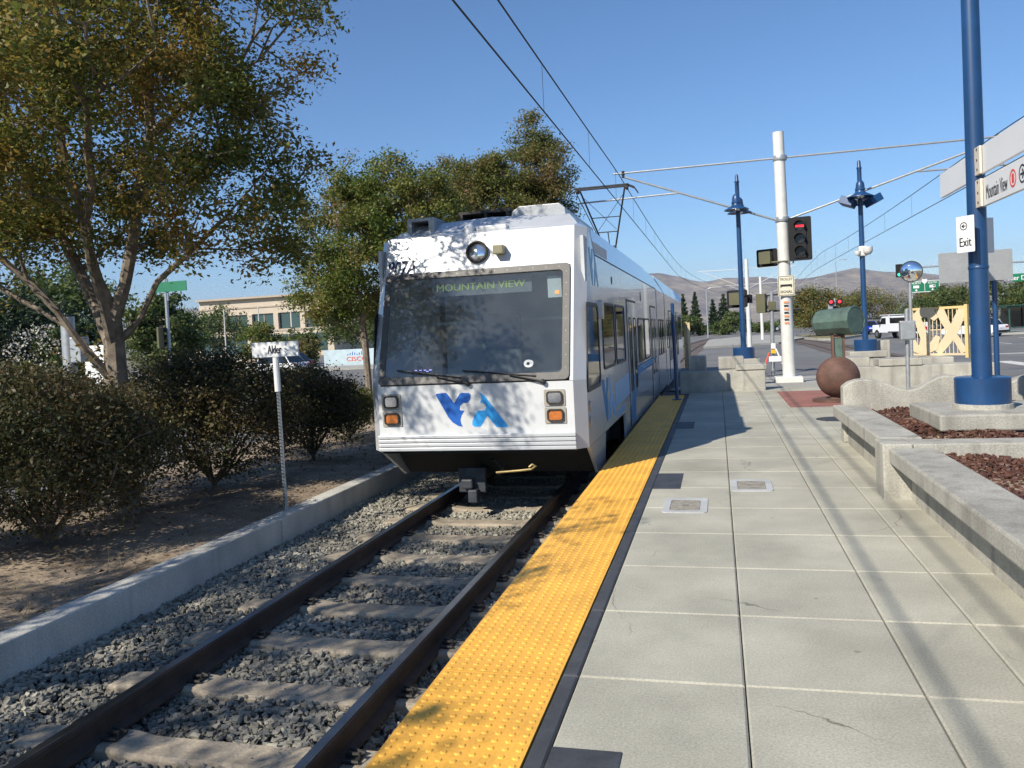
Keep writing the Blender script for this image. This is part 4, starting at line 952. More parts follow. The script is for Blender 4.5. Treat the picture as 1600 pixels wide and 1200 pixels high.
# pantograph
pg = obj('pantograph_base', MB().box(X(-.5), X(.5), 20.9, 23.4, 3.2, 3.30), IRON, tr)
pgm = MB()
for s in (-1, 1):
    pgm.tube([(X(s * .16), 22.6, 3.95), (X(s * .60), 21.5, 5.40)], .024, 8); pgm.tube([(X(s * .14), 21.0, 3.3), (X(s * .14), 22.6, 3.95)], .035, 8)
pgm.tube([(X(-.40), 22.02, 4.72), (X(.40), 22.02, 4.72)], .014, 6); pgm.tube([(X(-.18), 22.6, 3.95), (X(.18), 22.6, 3.95)], .045, 8)
pgm.tube([(X(-.28), 22.3, 4.35), (X(.28), 22.3, 4.35)], .016, 6); pgm.tube([(X(0), 22.3, 4.35), (X(0), 22.6, 3.95)], .014, 6)
pgm.tube([(X(-.55), 21.6, 5.25), (X(.25), 22.25, 4.4)], .007, 5); pgm.tube([(X(.55), 21.6, 5.25), (X(-.25), 22.25, 4.4)], .007, 5)
pgm.tube([(X(-.7), 21.45, 5.35), (X(-.2), 22.6, 4.0)], .013, 6)
obj('pantograph_frame', pgm, IRON, pg)
hd = MB()
for dy in (-.14, .14):
    hd.tube([(X(-.95), 21.42 + dy, 5.22), (X(-.86), 21.42 + dy, 5.36), (X(-.72), 21.42 + dy, 5.43), (X(.72), 21.42 + dy, 5.43), (X(.86), 21.42 + dy, 5.36), (X(.95), 21.42 + dy, 5.22)], .018, 6)
    hd.box(X(-.72), X(.72), 21.39 + dy, 21.45 + dy, 5.425, 5.455)
for s in (-1, 1): hd.box(X(s * .66) - .03, X(s * .66) + .03, 21.25, 21.6, 5.34, 5.41)
obj('pantograph_head', hd, IRON, pg)

# ------------------------------------------------------------------ vegetation
def clump_points(blobs, n, seed):
    r = np.random.default_rng(seed); w_ = np.array([b[3] * b[4] * b[5] for b in blobs]); w_ = w_ / w_.sum(); P = []
    for k in r.choice(len(blobs), n, p=w_):
        b = blobs[k]; d = r.normal(size=3); d /= np.linalg.norm(d); q = r.uniform(.25, 1) ** .5
        P.append((b[0] + d[0] * b[3] * q, b[1] + d[1] * b[4] * q, b[2] + d[2] * b[5] * q))
    return np.array(P)
def woody(start_pts, P, tip, expo, seed, trunk_r=None, seg=.35, limbs=None):
    """skeleton: connect every clump to the nearest existing node; returns tube mesh builder and twig points"""
    r = np.random.default_rng(seed)
    nodes = [np.array(p, float) for p in start_pts]; par = [-1] + list(range(len(start_pts) - 1)); plen = [0.]
    for i in range(1, len(nodes)): plen.append(plen[-1] + np.linalg.norm(nodes[i] - nodes[i - 1]))
    lastn = len(start_pts) - 1
    for lb in limbs or []:
        prev = min(range(len(start_pts)), key=lambda i: np.linalg.norm(nodes[i] - np.array(lb[0])))
        for p in lb[1:]:
            a = nodes[prev]; b = np.array(p, float); k = max(1, int(np.linalg.norm(b - a) / .4))
            for m in range(1, k + 1):
                nodes.append(a + (b - a) * m / k + (r.normal(0, .03, 3) if m < k else 0)); par.append(prev); plen.append(plen[prev] + np.linalg.norm(nodes[-1] - nodes[prev])); prev = len(nodes) - 1
    top = nodes[lastn]; order = np.argsort(np.linalg.norm(P - top, axis=1)); ends = []
    first = max(0, len(start_pts) - (0 if limbs else 2))
    for i in order:
        p = P[i]; A = np.array(nodes); d = np.linalg.norm(A - p, axis=1); cost = d + .32 * np.array(plen)
        cost[:first] = 1e9; cost += np.where(A[:, 2] > p[2] + .25, 1.2, 0)
        j = int(np.argmin(cost)); q = nodes[j]; L_ = np.linalg.norm(p - q); k = max(1, int(L_ / seg)); prev = j
        for m in range(1, k + 1):
            u = m / k; c = q + (p - q) * u; c = c + np.array([0, 0, .10 * L_ * math.sin(math.pi * u)]) + (r.normal(0, .035 * min(L_, 1.), 3) if m < k else 0)
            nodes.append(c); par.append(prev); plen.append(plen[prev] + L_ / k); prev = len(nodes) - 1
        ends.append(prev)
    acc = np.zeros(len(nodes)); ch = [0] * len(nodes)
    for p in par:
        if p >= 0: ch[p] += 1
    rad = np.zeros(len(nodes))
    for i in range(len(nodes) - 1, -1, -1):
        if acc[i] == 0: acc[i] = tip ** expo
        rad[i] = acc[i] ** (1 / expo)
        if par[i] >= 0: acc[par[i]] += acc[i]
    if trunk_r: rad = np.where(rad > .02, .02 + (rad - .02) * (trunk_r - .02) / max(1e-6, rad[0] - .02), rad)
    mb = MB()
    for i in range(1, len(nodes)):
        p = par[i]; n_ = 8 if rad[i] > .05 else (6 if rad[i] > .02 else 4)
        r0 = rad[p] if ch[p] == 1 else min(rad[p], rad[i] * 1.6)
        mb.tube([nodes[p], nodes[i]], [r0, rad[i]], n_, cap=False)
    return mb, np.array(nodes), rad
def tree(name, base, starts, blobs, nclump, nleaf, size, leafm, barkm, label, seed, trunk_r=None, spread=.3, group=None, flowers=None, tip=.011, cat='tree', flat=.3, expo=2.1, tname='trunk', cname='crown', limbs=None, zw=None):
    t = thing(name, base, label, cat, group); r = np.random.default_rng(seed + 100)
    P = clump_points(blobs, nclump, seed); mb, nodes, rad = woody(starts, P, tip, expo, seed, trunk_r, .35, limbs)
    obj(tname, mb, barkm, t, True)
    twig = nodes[rad < .03]
    per = nleaf // (len(P) + len(twig) // 3)
    src = np.concatenate([P, twig[::3]]); w_ = r.uniform(.15, 1.8, len(src))
    if zw: w_ = w_ * np.clip((src[:, 2] - zw[0]) / zw[1], .08, 1) ** .9
    w_ /= w_.sum()
    idx = r.choice(len(src), nleaf, p=w_); L_ = src[idx] + r.normal(0, spread, (nleaf, 3)) * np.array([1, 1, .75])
    cr = leaf_mesh(cname, L_, size, leafm, t, flat, .48, seed)
    if flowers:
        top = P[P[:, 2] > np.quantile(P[:, 2], .35)]; c = top[r.choice(len(top), flowers[1])]
        F_ = (c[:, None] + r.normal(0, .09, (flowers[1], flowers[2], 3)) + np.array([0, 0, .12])).reshape(-1, 3)
        leaf_mesh('blossom', F_, .05, flowers[0], t, 0, .8, seed + 5)
    return t
# big crape myrtle on the left
tree('crape_myrtle_tree', (-7.05, 8.2, -.32), [(-7.0, 8.2, -.4), (-7.02, 8.2, .2), (-7.06, 8.2, .8), (-7.08, 8.2, 1.3), (-7.08, 8.2, 1.75), (-7.06, 8.2, 2.1)],
     [(-6.9, 8.1, 4.3, 2.6, 2.6, 1.5), (-6.3, 7.9, 5.8, 2.3, 2.4, 1.6), (-8.8, 8.4, 4.5, 2.4, 2.2, 1.6), (-8.0, 8.2, 6.6, 2.6, 2.4, 1.5), (-5.5, 8.2, 3.5, 1.25, 1.5, .75), (-5.6, 6.9, 5.2, 1.2, 1.3, 1.0), (-9.6, 8.0, 3.4, 1.4, 1.5, .8), (-5.6, 5.6, 4.8, 1.0, 1.1, .9), (-5.3, 4.8, 4.6, 1.0, .7, .6), (-5.3, 8.1, 2.95, 1.0, 1.2, .45), (-8.4, 8.1, 3.3, 1.6, 1.5, .6)],
     640, 135000, .068, LEAF1, BARK, 'large crape myrtle with spreading pale limbs behind the left shrubs', 3, .13, .15, tip=.009, expo=2.5,
     limbs=[[(-7.08, 8.2, 1.3), (-7.7, 8.2, 2.0), (-8.9, 8.1, 2.8), (-10.3, 8.0, 3.3)], [(-7.08, 8.2, 1.75), (-7.6, 8.3, 2.7), (-8.5, 8.5, 4.0), (-9.0, 8.6, 5.2)], [(-7.06, 8.2, 2.1), (-7.2, 8.0, 3.0), (-7.3, 7.8, 4.4), (-7.6, 7.6, 6.0)],
            [(-7.06, 8.2, 2.1), (-6.75, 8.2, 2.9), (-6.3, 8.1, 4.2), (-6.0, 8.0, 5.8)], [(-7.08, 8.2, 1.75), (-6.5, 8.3, 2.5), (-5.6, 8.4, 3.2), (-4.9, 8.4, 3.8)], [(-7.08, 8.2, 1.75), (-6.8, 7.6, 2.7), (-6.1, 6.9, 4.2), (-5.7, 5.9, 4.9)], [(-7.08, 8.2, 1.3), (-7.5, 7.8, 2.2), (-8.6, 7.2, 3.6), (-9.4, 7.0, 4.8)]])
tree('crape_myrtle_tree', (-7.3, .3, -.32), [(-7.3, .3, -.4), (-7.3, .3, .5), (-7.3, .3, 1.4)],
     [(-7.0, .3, 3.8, 2.3, 2.6, 1.3), (-6.5, -.6, 4.7, 1.7, 2.2, 1.0), (-7.8, .6, 5.2, 1.9, 2.2, 1.0), (-5.2, 1.0, 4.9, 1.1, 1.6, .8), (-5.5, 2.6, 4.4, .8, .8, .6)], 210, 20000, .085, LEAF1, BARK, 'crape myrtle standing to the left of the viewer along the wall', 4, .15, .16)
tree('crape_myrtle_tree', (-7.4, -6.3, -.32), [(-7.4, -6.3, -.4), (-7.4, -6.3, .5), (-7.4, -6.3, 1.6)],
     [(-7.2, -6.3, 4.2, 2.4, 2.8, 1.5), (-6.9, -5.2, 5.2, 1.9, 2.2, 1.1), (-5.2, -3.4, 4.9, 1.0, 1.2, .8)], 130, 18000, .095, LEAF1, BARK, 'crape myrtle along the wall behind the viewer', 6, .15, .2)
tree('crape_myrtle_tree', (-8.45, 18.3, -.4), [(-8.4, 18.3, -.45), (-8.42, 18.3, .6), (-8.45, 18.3, 1.6), (-8.5, 18.3, 2.2)],
     [(-8.3, 18.2, 3.9, 1.9, 1.8, 1.7), (-7.4, 18.4, 4.7, 1.7, 1.7, 1.2), (-9.4, 18.3, 3.2, 1.1, 1.2, .9), (-7.9, 18, 5.3, 1.2, 1.3, .9), (-6.6, 18.2, 3.6, 1.2, 1.3, 1.3), (-8.9, 18.2, 2.6, 1.3, 1.2, .7), (-7.4, 18.2, 2.7, 1.0, 1.0, .7)],
     380, 95000, .078, LEAF2, BARK, 'leafy crape myrtle with a slim straight trunk left of the train', 8, .09, .15, None, (PINK, 10, 26))
tree('crape_myrtle_tree', (-6.3, 22.5, -.4), [(-6.3, 22.5, -.45), (-6.3, 22.5, .8), (-6.3, 22.5, 2.2)],
     [(-6.2, 22.5, 5.0, 2.1, 1.8, 1.5), (-5.1, 22.4, 6.3, 1.3, 1.4, 1.1), (-7.0, 22.6, 5.9, 1.3, 1.4, 1.0), (-4.5, 22.4, 5.3, .8, 1.2, .9), (-5.0, 22.4, 7.2, .35, .4, .7)],
     380, 95000, .08, LEAFR, BARK, 'crape myrtle with pink blossom rising behind the train roof', 9, .1, .15, None, (PINK, 14, 26))
# dark shrubs along the wall
def shrub(base, rx, ry, h, label, seed, n=150, nleaf=15000, m=LEAFB, size=.05, grp='shrubs in the dirt bed', bark=BARKD, cat='shrub', low=.5):
    x, y, z = base; starts = [(x, y, z - .05), (x, y, z + .06)]; r = np.random.default_rng(seed + 500)
    blobs = [(x, y, z + h * (1 + low) * .33, rx, ry, h * .46), (x - rx * .35, y + ry * .2, z + h * .74, rx * .65, ry * .7, h * .26), (x + rx * .4, y - ry * .2, z + h * .66, rx * .6, ry * .6, h * .3)]
    limbs = [[(x, y, z + .06), (x + rx * .45 * math.cos(a), y + ry * .45 * math.sin(a), z + h * r.uniform(.3, .5)), (x + rx * .8 * math.cos(a), y + ry * .8 * math.sin(a), z + h * r.uniform(.5, .85))] for a in r.uniform(0, 6.283, 14)]
    return tree('shrub', base, starts, blobs, n, nleaf, size, m, bark, label, seed, .035, .12, grp, None, .0055, cat, .1, 3.0, 'stems', 'foliage', limbs, (z, h * .75))
shrub((-6.85, 6.8, -.3), 1.35, 1.25, 1.85, 'dark brown leaved shrub nearest the camera at the left edge', 31, 480, 46000)
shrub((-6.95, 9.8, -.3), 1.35, 1.3, 1.95, 'dark shrub in the middle behind the station name post', 32, 480, 46000)
shrub((-6.7, 12.2, -.3), .85, 1.0, 1.6, 'dark rounded shrub right of the station name post', 33, 320, 26000)
shrub((-8.6, 8.6, -.34), 1.3, 1.2, 1.8, 'dark shrub at the left behind the big tree trunk', 34, 200, 20000)
shrub((-7.2, 14.6, -.32), .6, .65, 1.1, 'small light green shrub by the slim tree trunk', 35, 110, 7000, LEAF2, .06)
shrub((-8.4, 5.4, -.32), 1.2, 1.1, 1.7, 'dark shrub at the far left edge of the bed', 36, 200, 20000)
# grass tufts
gp = []
mb = MB()
for k in range(420):
    cx, cy = random.choice([(-6.2, 15.2), (-5.6, 14), (-6.4, 16.5), (-5.3, 12.5), (-5.2, 5), (-5.4, 17)]); x = cx + random.gauss(0, .45); y = cy + random.gauss(0, .8)
    if x > -5.06: continue
    for j in range(3):
        dx, dy = random.gauss(0, .06), random.gauss(0, .06); h = random.uniform(.04, .15)
        mb.add([(x - .004, y, -.31), (x + .004, y, -.31), (x + dx, y + dy, -.31 + h)], [(0, 1, 2)])
o = obj('dry_grass', mb, GRASS); tag(o, 'thin dry grass blades along the wall', 'grass', kind='stuff')

# Alder station name sign
t = thing('station_sign', (-4.975, 8.35, -.27), 'white sign reading Alder on a perforated steel post', 'sign')
pm = MB(); pm.tube([(-4.975, 8.35, -.3), (-4.99, 8.35, 1.2)], .024, 4); obj('post', pm, GALV, t)
for k in range(34): box('post_hole', (-4.9765 - .008 - .0004 * k, -4.9765 + .008 - .0004 * k, 8.3255, 8.3285, -.2 + k * .04, -.19 + k * .04 + .006), IRON, t)
obj('sleeve', MB().tube([(-4.99, 8.35, 1.13), (-4.995, 8.35, 1.53)], .036, 12), SIGNW, t)
box('panel', (-5.295, -4.695, 8.335, 8.365, 1.535, 1.71), SIGNW, t, .003)
text('lettering', 'Alder', TEXTK, (-5.085, 8.331, 1.575), (1, 0, 0), (0, 0, 1), .18, .095, t)

# ------------------------------------------------------------------ left background
b = thing('office_building', (-80, 130, -.45), 'long tan office building with teal glass far behind the left trees', 'building')
box('wall', (-93.5, -66, 130, 160, -.5, 4.6), BLDG, b); box('wall', (-93.5, -66, 130.6, 160, 7.55, 10.4), BLDG, b)
box('cornice', (-93.7, -65.8, 129.8, 160, 10.4, 10.75), BLDG2, b); box('band', (-93.6, -65.9, 130.45, 130.59, 8.7, 8.95), BLDG2, b)
box('band', (-93.6, -65.9, 129.9, 129.99, 4.2, 4.55), BLDG2, b)
box('wing', (-104, -93.8, 132, 160, -.5, 7.8), BLDG, b)
for k in range(5):
    x0 = -93 + k * 5.35; w_ = box('window', (x0, x0 + 4.3, 130.9, 131.0, 4.65, 7.5), BGLASS, b)
    box('mullion', (x0 + 2.1, x0 + 2.22, 130.82, 130.89, 4.65, 7.5), BLDG2, w_)
    box('pier', (x0 + 4.35, x0 + 5.3, 130.3, 131.2, 4.61, 7.54), BLDG, b)
    g_ = box('window', (x0, x0 + 4.3, 129.92, 129.99, .4, 3.6), BGLASS, b); box('mullion', (x0 + 2.1, x0 + 2.2, 129.86, 129.915, .4, 3.6), BLDG2, g_)
for k in range(2): box('window', (-103 + k * 4.6, -99.4 + k * 4.6, 131.9, 131.99, 4.6, 7.2), BGLASS, b)
for x in (-50.7, -46.6, -42.8):
    t = thing('flagpole', (x, 75, -.45), {-50.7: 'leftmost of three white flagpoles before the office building', -46.6: 'middle of three white flagpoles before the office building', -42.8: 'rightmost of three white flagpoles before the office building'}[x], 'flagpole', 'flagpoles')
    obj('pole', MB().tube([(x, 75, -.45), (x, 75, 5.6)], [.09, .05], 10), POLEW, t); obj('ball', MB().lathe([(.02, 0), (.09, .07), (.02, .15)], (x, 75, 5.6), 10), POLEW, t)
t = thing('company_sign_wall', (-29.5, 62, -.45), 'pale blue wall sign with red lettering across the left street', 'sign')
box('wall', (-32.5, -26, 62, 62.5, -.46, 1.02), mat('pale_blue_wall', (.42, .52, .56), .7), t)
text('lettering', 'CISCO', REDI, (-30.4, 61.985, .02), (1, 0, 0), (0, 0, 1), 1.9, .36, t)
for k, h in enumerate((.12, .2, .3, .2, .12, .2, .3, .2, .12)): box('logo_bar', (-30.3 + k * .21, -30.24 + k * .21, 61.98, 61.995, .52, .52 + h), BLUE1, t)
t = thing('low_wall', (-36, 60, -.45), 'low tan wall across the street left of the pale sign wall', 'wall'); box('wall', (-41, -34, 61, 61.4, -.46, .55), BLDG, t, .02)
# street trees and shrubs on the far side of the left street
def far_tree(x, y, z0, h, w_, m, label, seed, n=60, nl=5200, size=.3, grp='trees beyond the street', th=.25, cat='tree', name='street_tree', bark=BARKD):
    zt = z0 + h * th
    return tree(name, (x, y, z0), [(x, y, z0 - .1), (x, y, z0 + h * th * .5), (x, y, zt)], [(x, y, z0 + h * (.5 + th * .5), w_, w_, h * (1 - th) * .5), (x + w_ * .35, y, z0 + h * .55, w_ * .6, w_ * .6, h * .25), (x - w_ * .3, y, z0 + h * .72, w_ * .55, w_ * .55, h * .22)],
                n, nl, size, m, bark, label, seed, .012 * h + .04, w_ * .13, grp, None, .015, cat, .2)
far_tree(-31.3, 40, -.45, 6.1, 2.0, LEAFG, 'dense dark green tree left of the office building', 51, 90, 9000, .28, th=.12)
far_tree(-27.2, 26, -.45, 5.0, 3.2, LEAFC, 'dark broad tree at the far left edge', 52, 90, 9000, .25, th=.1)
far_tree(-40, 42, -.45, 8, 4, LEAFG, 'tall green tree beyond the far left shrubs', 53, 90, 9000, .32, th=.12)
far_tree(-52, 70, -.45, 5.2, 2.6, LEAFG, 'grey green tree before the office windows', 54, 60, 5000, .32)
far_tree(-44.6, 72, -.45, 4.4, 2.4, LEAF2, 'yellow green tree between the flagpoles', 55, 60, 5000, .3, th=.15)
far_tree(-40.2, 72, -.45, 3.8, 1.9, LEAFG, 'small green tree right of the flagpoles', 56, 50, 4000, .3, th=.15)
far_tree(-36.8, 66, -.45, 2.6, 1.7, LEAFR, 'reddish shrub beside the pale sign wall', 57, 50, 3500, .25, th=.08, name='shrub', cat='shrub')
far_tree(-58, 74, -.45, 4.5, 4, LEAFG, 'low wide green tree at the left of the flagpoles', 58, 60, 5000, .35, th=.1)
far_tree(-24.8, 75, -.45, 6.5, 3.4, LEAFG, 'green tree behind the pale sign wall', 59, 70, 6000, .32)
far_tree(-16, 80, -.45, 7, 4, LEAFG, 'broad green tree hidden behind the train', 60, 60, 5000, .35)
far_tree(-52, 108, -.45, 7.5, 5, LEAFG, 'green tree at the right end of the office building', 63, 70, 6500, .4)
far_tree(-43, 100, -.45, 6.2, 4.5, LEAFG, 'wide green tree behind the red shrub', 64, 70, 6500, .4, th=.1)
far_tree(-66, 95, -.45, 7.5, 5, LEAFG, 'large green tree left of the office building', 61, 60, 5000, .4)
shrub((-24.6, 25, -.45), 2.0, 1.5, 3.3, 'white flowering shrub at the left edge beyond the street', 62, 80, 7000, LEAFG, .16, 'flowering shrubs')
sh = [o for o in bpy.data.objects if o.get('label', '').startswith('white flowering shrub')][0]
leaf_mesh('blossom', clump_points([(-24.6, 24.6, 1.8, 1.7, 1.2, 1.1)], 1300, 5) , .10, PETW, sh, 0, .8, 4)
hd_ = thing('hedge', (-33, 58, -.45), 'low clipped green hedge before the pale sign wall', 'hedge')
leaf_mesh('foliage', np.stack([rng.uniform(-36, -32.4, 4000), rng.uniform(59.5, 60.6, 4000), rng.uniform(-.45, .3, 4000)], 1), .2, LEAFG, hd_, .2, .5, 9)
box('hedge_core', (-35.9, -32.5, 59.6, 60.5, -.45, .2), BARKD, hd_)
# far kerb and lawn across the left street
struct(obj('pavement', MB().box(-75, -24, 55, 61.5, -.46, -.31), APRON), 'pale sidewalk across the left street')
t = thing('notice_board', (-17.9, 20, -.44), 'white board standing behind the big tree trunk', 'sign')
box('panel', (-18.35, -17.45, 20, 20.08, .45, 1.93), SIGNW, t, .01); box('leg', (-18.3, -18.22, 20.01, 20.07, -.44, .45), GALV, t); box('leg', (-17.58, -17.5, 20.01, 20.07, -.44, .45), GALV, t)
t = thing('signal_cabinet_post', (-15.1, 16, -.44), 'grey post behind the shrubs at the left edge', 'post')
obj('post', MB().tube([(-15.1, 16, -.44), (-15.1, 16, 2.6)], .16, 12), GALV, t, True); box('box', (-14.9, -14.6, 15.8, 16.1, 1.5, 2.1), GALV, t, .02)
s_ = signal('traffic_light', -27.3, 35, 1.8, 3, (.6, .8, 0), SIGO, None, 'traffic light seen from behind above the left shrubs', GS, True)
obj('pole', MB().tube([(-27.0, 35.1, -.44), (-27.0, 35.1, 5.4)], .09, 10), GALV, s_)
t = thing('street_name_sign', (-26.6, 35, 4.6), 'green street name sign half hidden under the big tree', 'sign')
box('panel', (-27.5, -25.7, 34.98, 35.02, 4.65, 5.15), GREENS, t); obj('pole', MB().tube([(-26.9, 35.1, 4.2), (-26.9, 35.1, 5.3)], .05, 8), GALV, t)

# ------------------------------------------------------------------ vehicles (built nose along +Y)
def car(loc, rz, paint, label, L_=4.6, W=1.8, H=1.45, cat='car'):
    t = thing('parked_car' if cat == 'x' else 'car', (0, 0, 0), label, cat); h = W / 2
    prof = [(-L_ / 2, .35), (-L_ / 2, .78), (-L_ / 2 + .1, .92), (L_ * .12, .92), (L_ * .42, .80), (L_ / 2, .66), (L_ / 2, .32), (L_ / 2 - .1, .25), (-L_ / 2 + .1, .25)]
    obj('body', MB().prism(prof, lambda u, v, q: (q, u, v), -h, h), paint, t, bevel=.07)
    gh = [(-L_ / 2 + .35, .90), (-L_ / 2 + .85, H), (.25, H), (.95, .90)]
    mb = MB(); n_ = 4; vs = [(-h + .08 + (.16 if v > 1 else 0), u, v) for u, v in gh] + [(h - .08 - (.16 if v > 1 else 0), u, v) for u, v in gh]
    mb.add(vs, [(0, 1, 2, 3), (7, 6, 5, 4), (0, 4, 5, 1), (1, 5, 6, 2), (2, 6, 7, 3)]); obj('windows', mb, GLASSD, t, bevel=.03)
    obj('roof', MB().box(-h + .27, h - .27, -L_ / 2 + .9, .2, H - .005, H + .02), paint, t, bevel=.015)
    for s in (-1, 1):
        for a, b_ in ((-L_ / 2 + .42, -L_ / 2 + .88), (.22, .9), (-.62, -.60)):
            z0, z1 = (.9, H + .005) if a != -.62 else (.9, H)
            P0 = Vector((s * (h - .075), a if a < 0 else b_, .9)); P1 = Vector((s * (h - .235), b_ if a < 0 else a, H))
            obj('pillar', MB().tube([P0, P1], .035, 6), paint, t)
        for y_ in (-L_ * .3, L_ * .31):
            wh = obj('wheel', MB().lathe([(.2, -.1), (.31, -.1), (.32, -.06), (.32, .08), (.3, .1), (.2, .1)], (s * (h - .09), y_, .32), 20, Matrix.Rotation(s * math.pi / 2, 4, 'Y')), TYRE, t, True)
            obj('rim', MB().lathe([(.2, .06), (.19, .105), (.06, .11), (.01, .11)], (s * (h - .09), y_, .32), 14, Matrix.Rotation(s * math.pi / 2, 4, 'Y')), RIM, wh)
        obj('tail_lamp', MB().box(s * (h - .25) - .17, s * (h - .25) + .17, -L_ / 2 - .012, -L_ / 2 + .1, .68, .82), TAIL, t, bevel=.02)
        obj('headlight', MB().box(s * (h - .28) - .18, s * (h - .28) + .18, L_ / 2 - .2, L_ / 2 + .008, .56, .68), CHROME, t, bevel=.02)
        obj('side_mirror', MB().box(s * (h + .06) - .08, s * (h + .06) + .08, .62, .75, .92, 1.05), paint, t, bevel=.03)
    obj('rear_bumper', MB().box(-h + .05, h - .05, -L_ / 2 - .03, -L_ / 2 + .1, .32, .5), BLACK, t, bevel=.02)
    obj('number_plate', MB().box(-.18, .18, -L_ / 2 - .012, -L_ / 2, .62, .74), SIGNW, t)
    t.location = loc; t.rotation_euler = (0, 0, rz); return t
car((16.4, 99, -.43), .12, CARB, 'blue car driving away behind the lamp post')
car((19.7, 70.5, -.43), .62, CARW, 'white sedan on the road behind the tall blue pole')
car((-28.6, 47.5, -.437), 1.45, CARW, 'white car on the left street behind the station name sign', 4.6, 1.8, 1.5)
car((-31.5, 53.5, -.437), 1.45, CARK, 'dark car on the left street right of the station name post')
t = thing('utility_truck', (0, 0, 0), 'white utility truck with rack and toolboxes on the road', 'truck')
obj('hood', MB().box(-.92, .92, 1.75, 2.9, .5, 1.22), CARW, t, bevel=.08)
cb = obj('cab', MB().prism([(.35, .5), (.35, 1.95), (1.25, 1.95), (1.8, 1.25), (1.8, .5)], lambda u, v, q: (q, u, v), -.92, .92), CARW, t, bevel=.06)
obj('rear_window', MB().box(-.7, .7, .335, .349, 1.3, 1.8), GLASSD, cb)
for s in (-1, 1):
    obj('side_window', MB().prism([(.55, 1.28), (.55, 1.82), (1.2, 1.82), (1.58, 1.28)], lambda u, v, q: (s * (.925 + q), u, v), 0, .01), GLASSD, cb)
    obj('tool_box', MB().box(s * .78 - .22, s * .78 + .22, -2.6, .28, .62, 1.32), CARW, t, bevel=.03)
    obj('tail_lamp', MB().box(s * .82 - .08, s * .82 + .08, -2.63, -2.605, .7, .95), TAIL, t)
    obj('side_mirror', MB().box(s * 1.1 - .1, s * 1.1 + .1, 1.35, 1.45, 1.25, 1.6), BLACK, cb, bevel=.02)
    for y_ in (-1.5, 2.1):
        wh = obj('wheel', MB().lathe([(.22, -.12), (.39, -.12), (.4, -.06), (.4, .1), (.37, .12), (.22, .12)], (s * .82, y_, .4), 20, Matrix.Rotation(s * math.pi / 2, 4, 'Y')), TYRE, t, True)
        obj('rim', MB().lathe([(.22, .08), (.2, .125), (.05, .13)], (s * .82, y_, .4), 14, Matrix.Rotation(s * math.pi / 2, 4, 'Y')), RIM, wh)
    for y_ in (-2.4, .1): obj('rack_post', MB().tube([(s * .85, y_, 1.3), (s * .85, y_, 2.05)], .035, 6), CARW, t)
    obj('rack_rail', MB().tube([(s * .85, -2.6, 2.07), (s * .85, 1.6, 2.07)], .035, 6), CARW, t)
obj('bed', MB().box(-.56, .56, -2.55, .28, .55, .8), BLACK, t); obj('bumper', MB().box(-.95, .95, -2.8, -2.62, .42, .6), CARW, t, bevel=.02)
obj('cargo', MB().box(-.35, .3, -1.9, -.6, .8, 1.55), mat('rusty_cargo', (.25, .06, .04), .7, var=.5, scale=6), t, bevel=.03)
t.location = (15.4, 76, -.43); t.rotation_euler = (0, 0, .32)

# ------------------------------------------------------------------ right background
# median with track, kerb
md = MB().prism([(-1.2, 70), (5.2, 74), (9.5, 92), (6, 120), (-1, 100)], lambda u, v, q: (u, v, q), -.434, -.28)
struct(obj('median', md, APRON, None), 'pale concrete median between the far rails')
md = MB().prism([(8.6, 86), (9.2, 80), (10.4, 77.5), (14.8, 90.5), (17, 104), (10, 106)], lambda u, v, q: (u, v, q), -.434, -.29)
struct(obj('median', md, GRASS, None), 'planted traffic island under the round tree')
kb = MB().prism([(8.5, 86), (9.1, 79.9), (10.4, 77.2), (14.95, 90.5), (14.7, 90.5), (10.4, 77.7), (9.35, 80.1), (8.8, 86)], lambda u, v, q: (u, v, q), -.43, -.24)
tag(obj('kerb', kb, CONC), 'pale concrete kerb round the traffic island', 'kerb')
def far_pole(x, y, h, label):
    t = thing('catenary_pole', (x, y, -.43), label, 'pole', 'white catenary poles')
    obj('mast', MB().tube([(x, y, -.43), (x, y, h)], [.17, .13], 12), POLEW, t, True)
    obj('arm', MB().tube([(x - 3.5, y, h - .7), (x + 3.5, y, h - .7)], .024, 6), POLEW, t); obj('stay', MB().tube([(x - 3.2, y, h - .75), (x, y, h - 2.2), (x + 3.2, y, h - .75)], .02, 6), POLEW, t)
far_pole(2.3, 62, 6.3, 'distant white catenary pole just right of the left lamp post'); far_pole(4.6, 88, 6.3, 'distant white catenary pole beside the midway signal post'); far_pole(9.5, 125, 6.3, 'farthest white catenary pole by the round tree')
# signals midway
s_ = signal('traffic_light', .80, 32, 2.33, 1, (.4, 1, 0), SIGO, None, 'olive signal seen from behind the left lamp post', GS, True, 1.3)
obj('pole', MB().tube([(.98, 32.1, -.43), (.98, 32.1, 2.9)], .06, 8), GALV, s_)
s_ = signal('traffic_light', 1.16, 32, 2.38, 1, (-.3, -1, 0), SIGK, None, 'small black signal beside the left lamp post', GS, False, .9)
obj('mount', MB().tube([(1.16, 32.1, 2.5), (.98, 32.2, 2.5)], .03, 6), GALV, s_)
t = thing('crossing_gate_post', (2.03, 32, -.43), 'grey signal post with cross arms left of the white pole', 'post')
obj('post', MB().tube([(2.0, 32, -.43), (2.06, 32, 2.75)], .075, 10), GALV, t, True)
for z in (2.62, 2.0): obj('cross_arm', MB().tube([(1.55, 32, z), (3.1, 32, z + .06)], .04, 6), IRON, t)
obj('push_button', MB().box(1.95, 2.12, 31.84, 31.93, .42, .56), mat('button_yellow', (.8, .45, .02), .5), t); obj('button_sign', MB().box(1.96, 2.12, 31.88, 31.92, .6, .8), SIGNW, t)
obj('control_box', MB().box(1.93, 2.2, 31.88, 32.12, 2.05, 2.4), SIGO, t, bevel=.02)
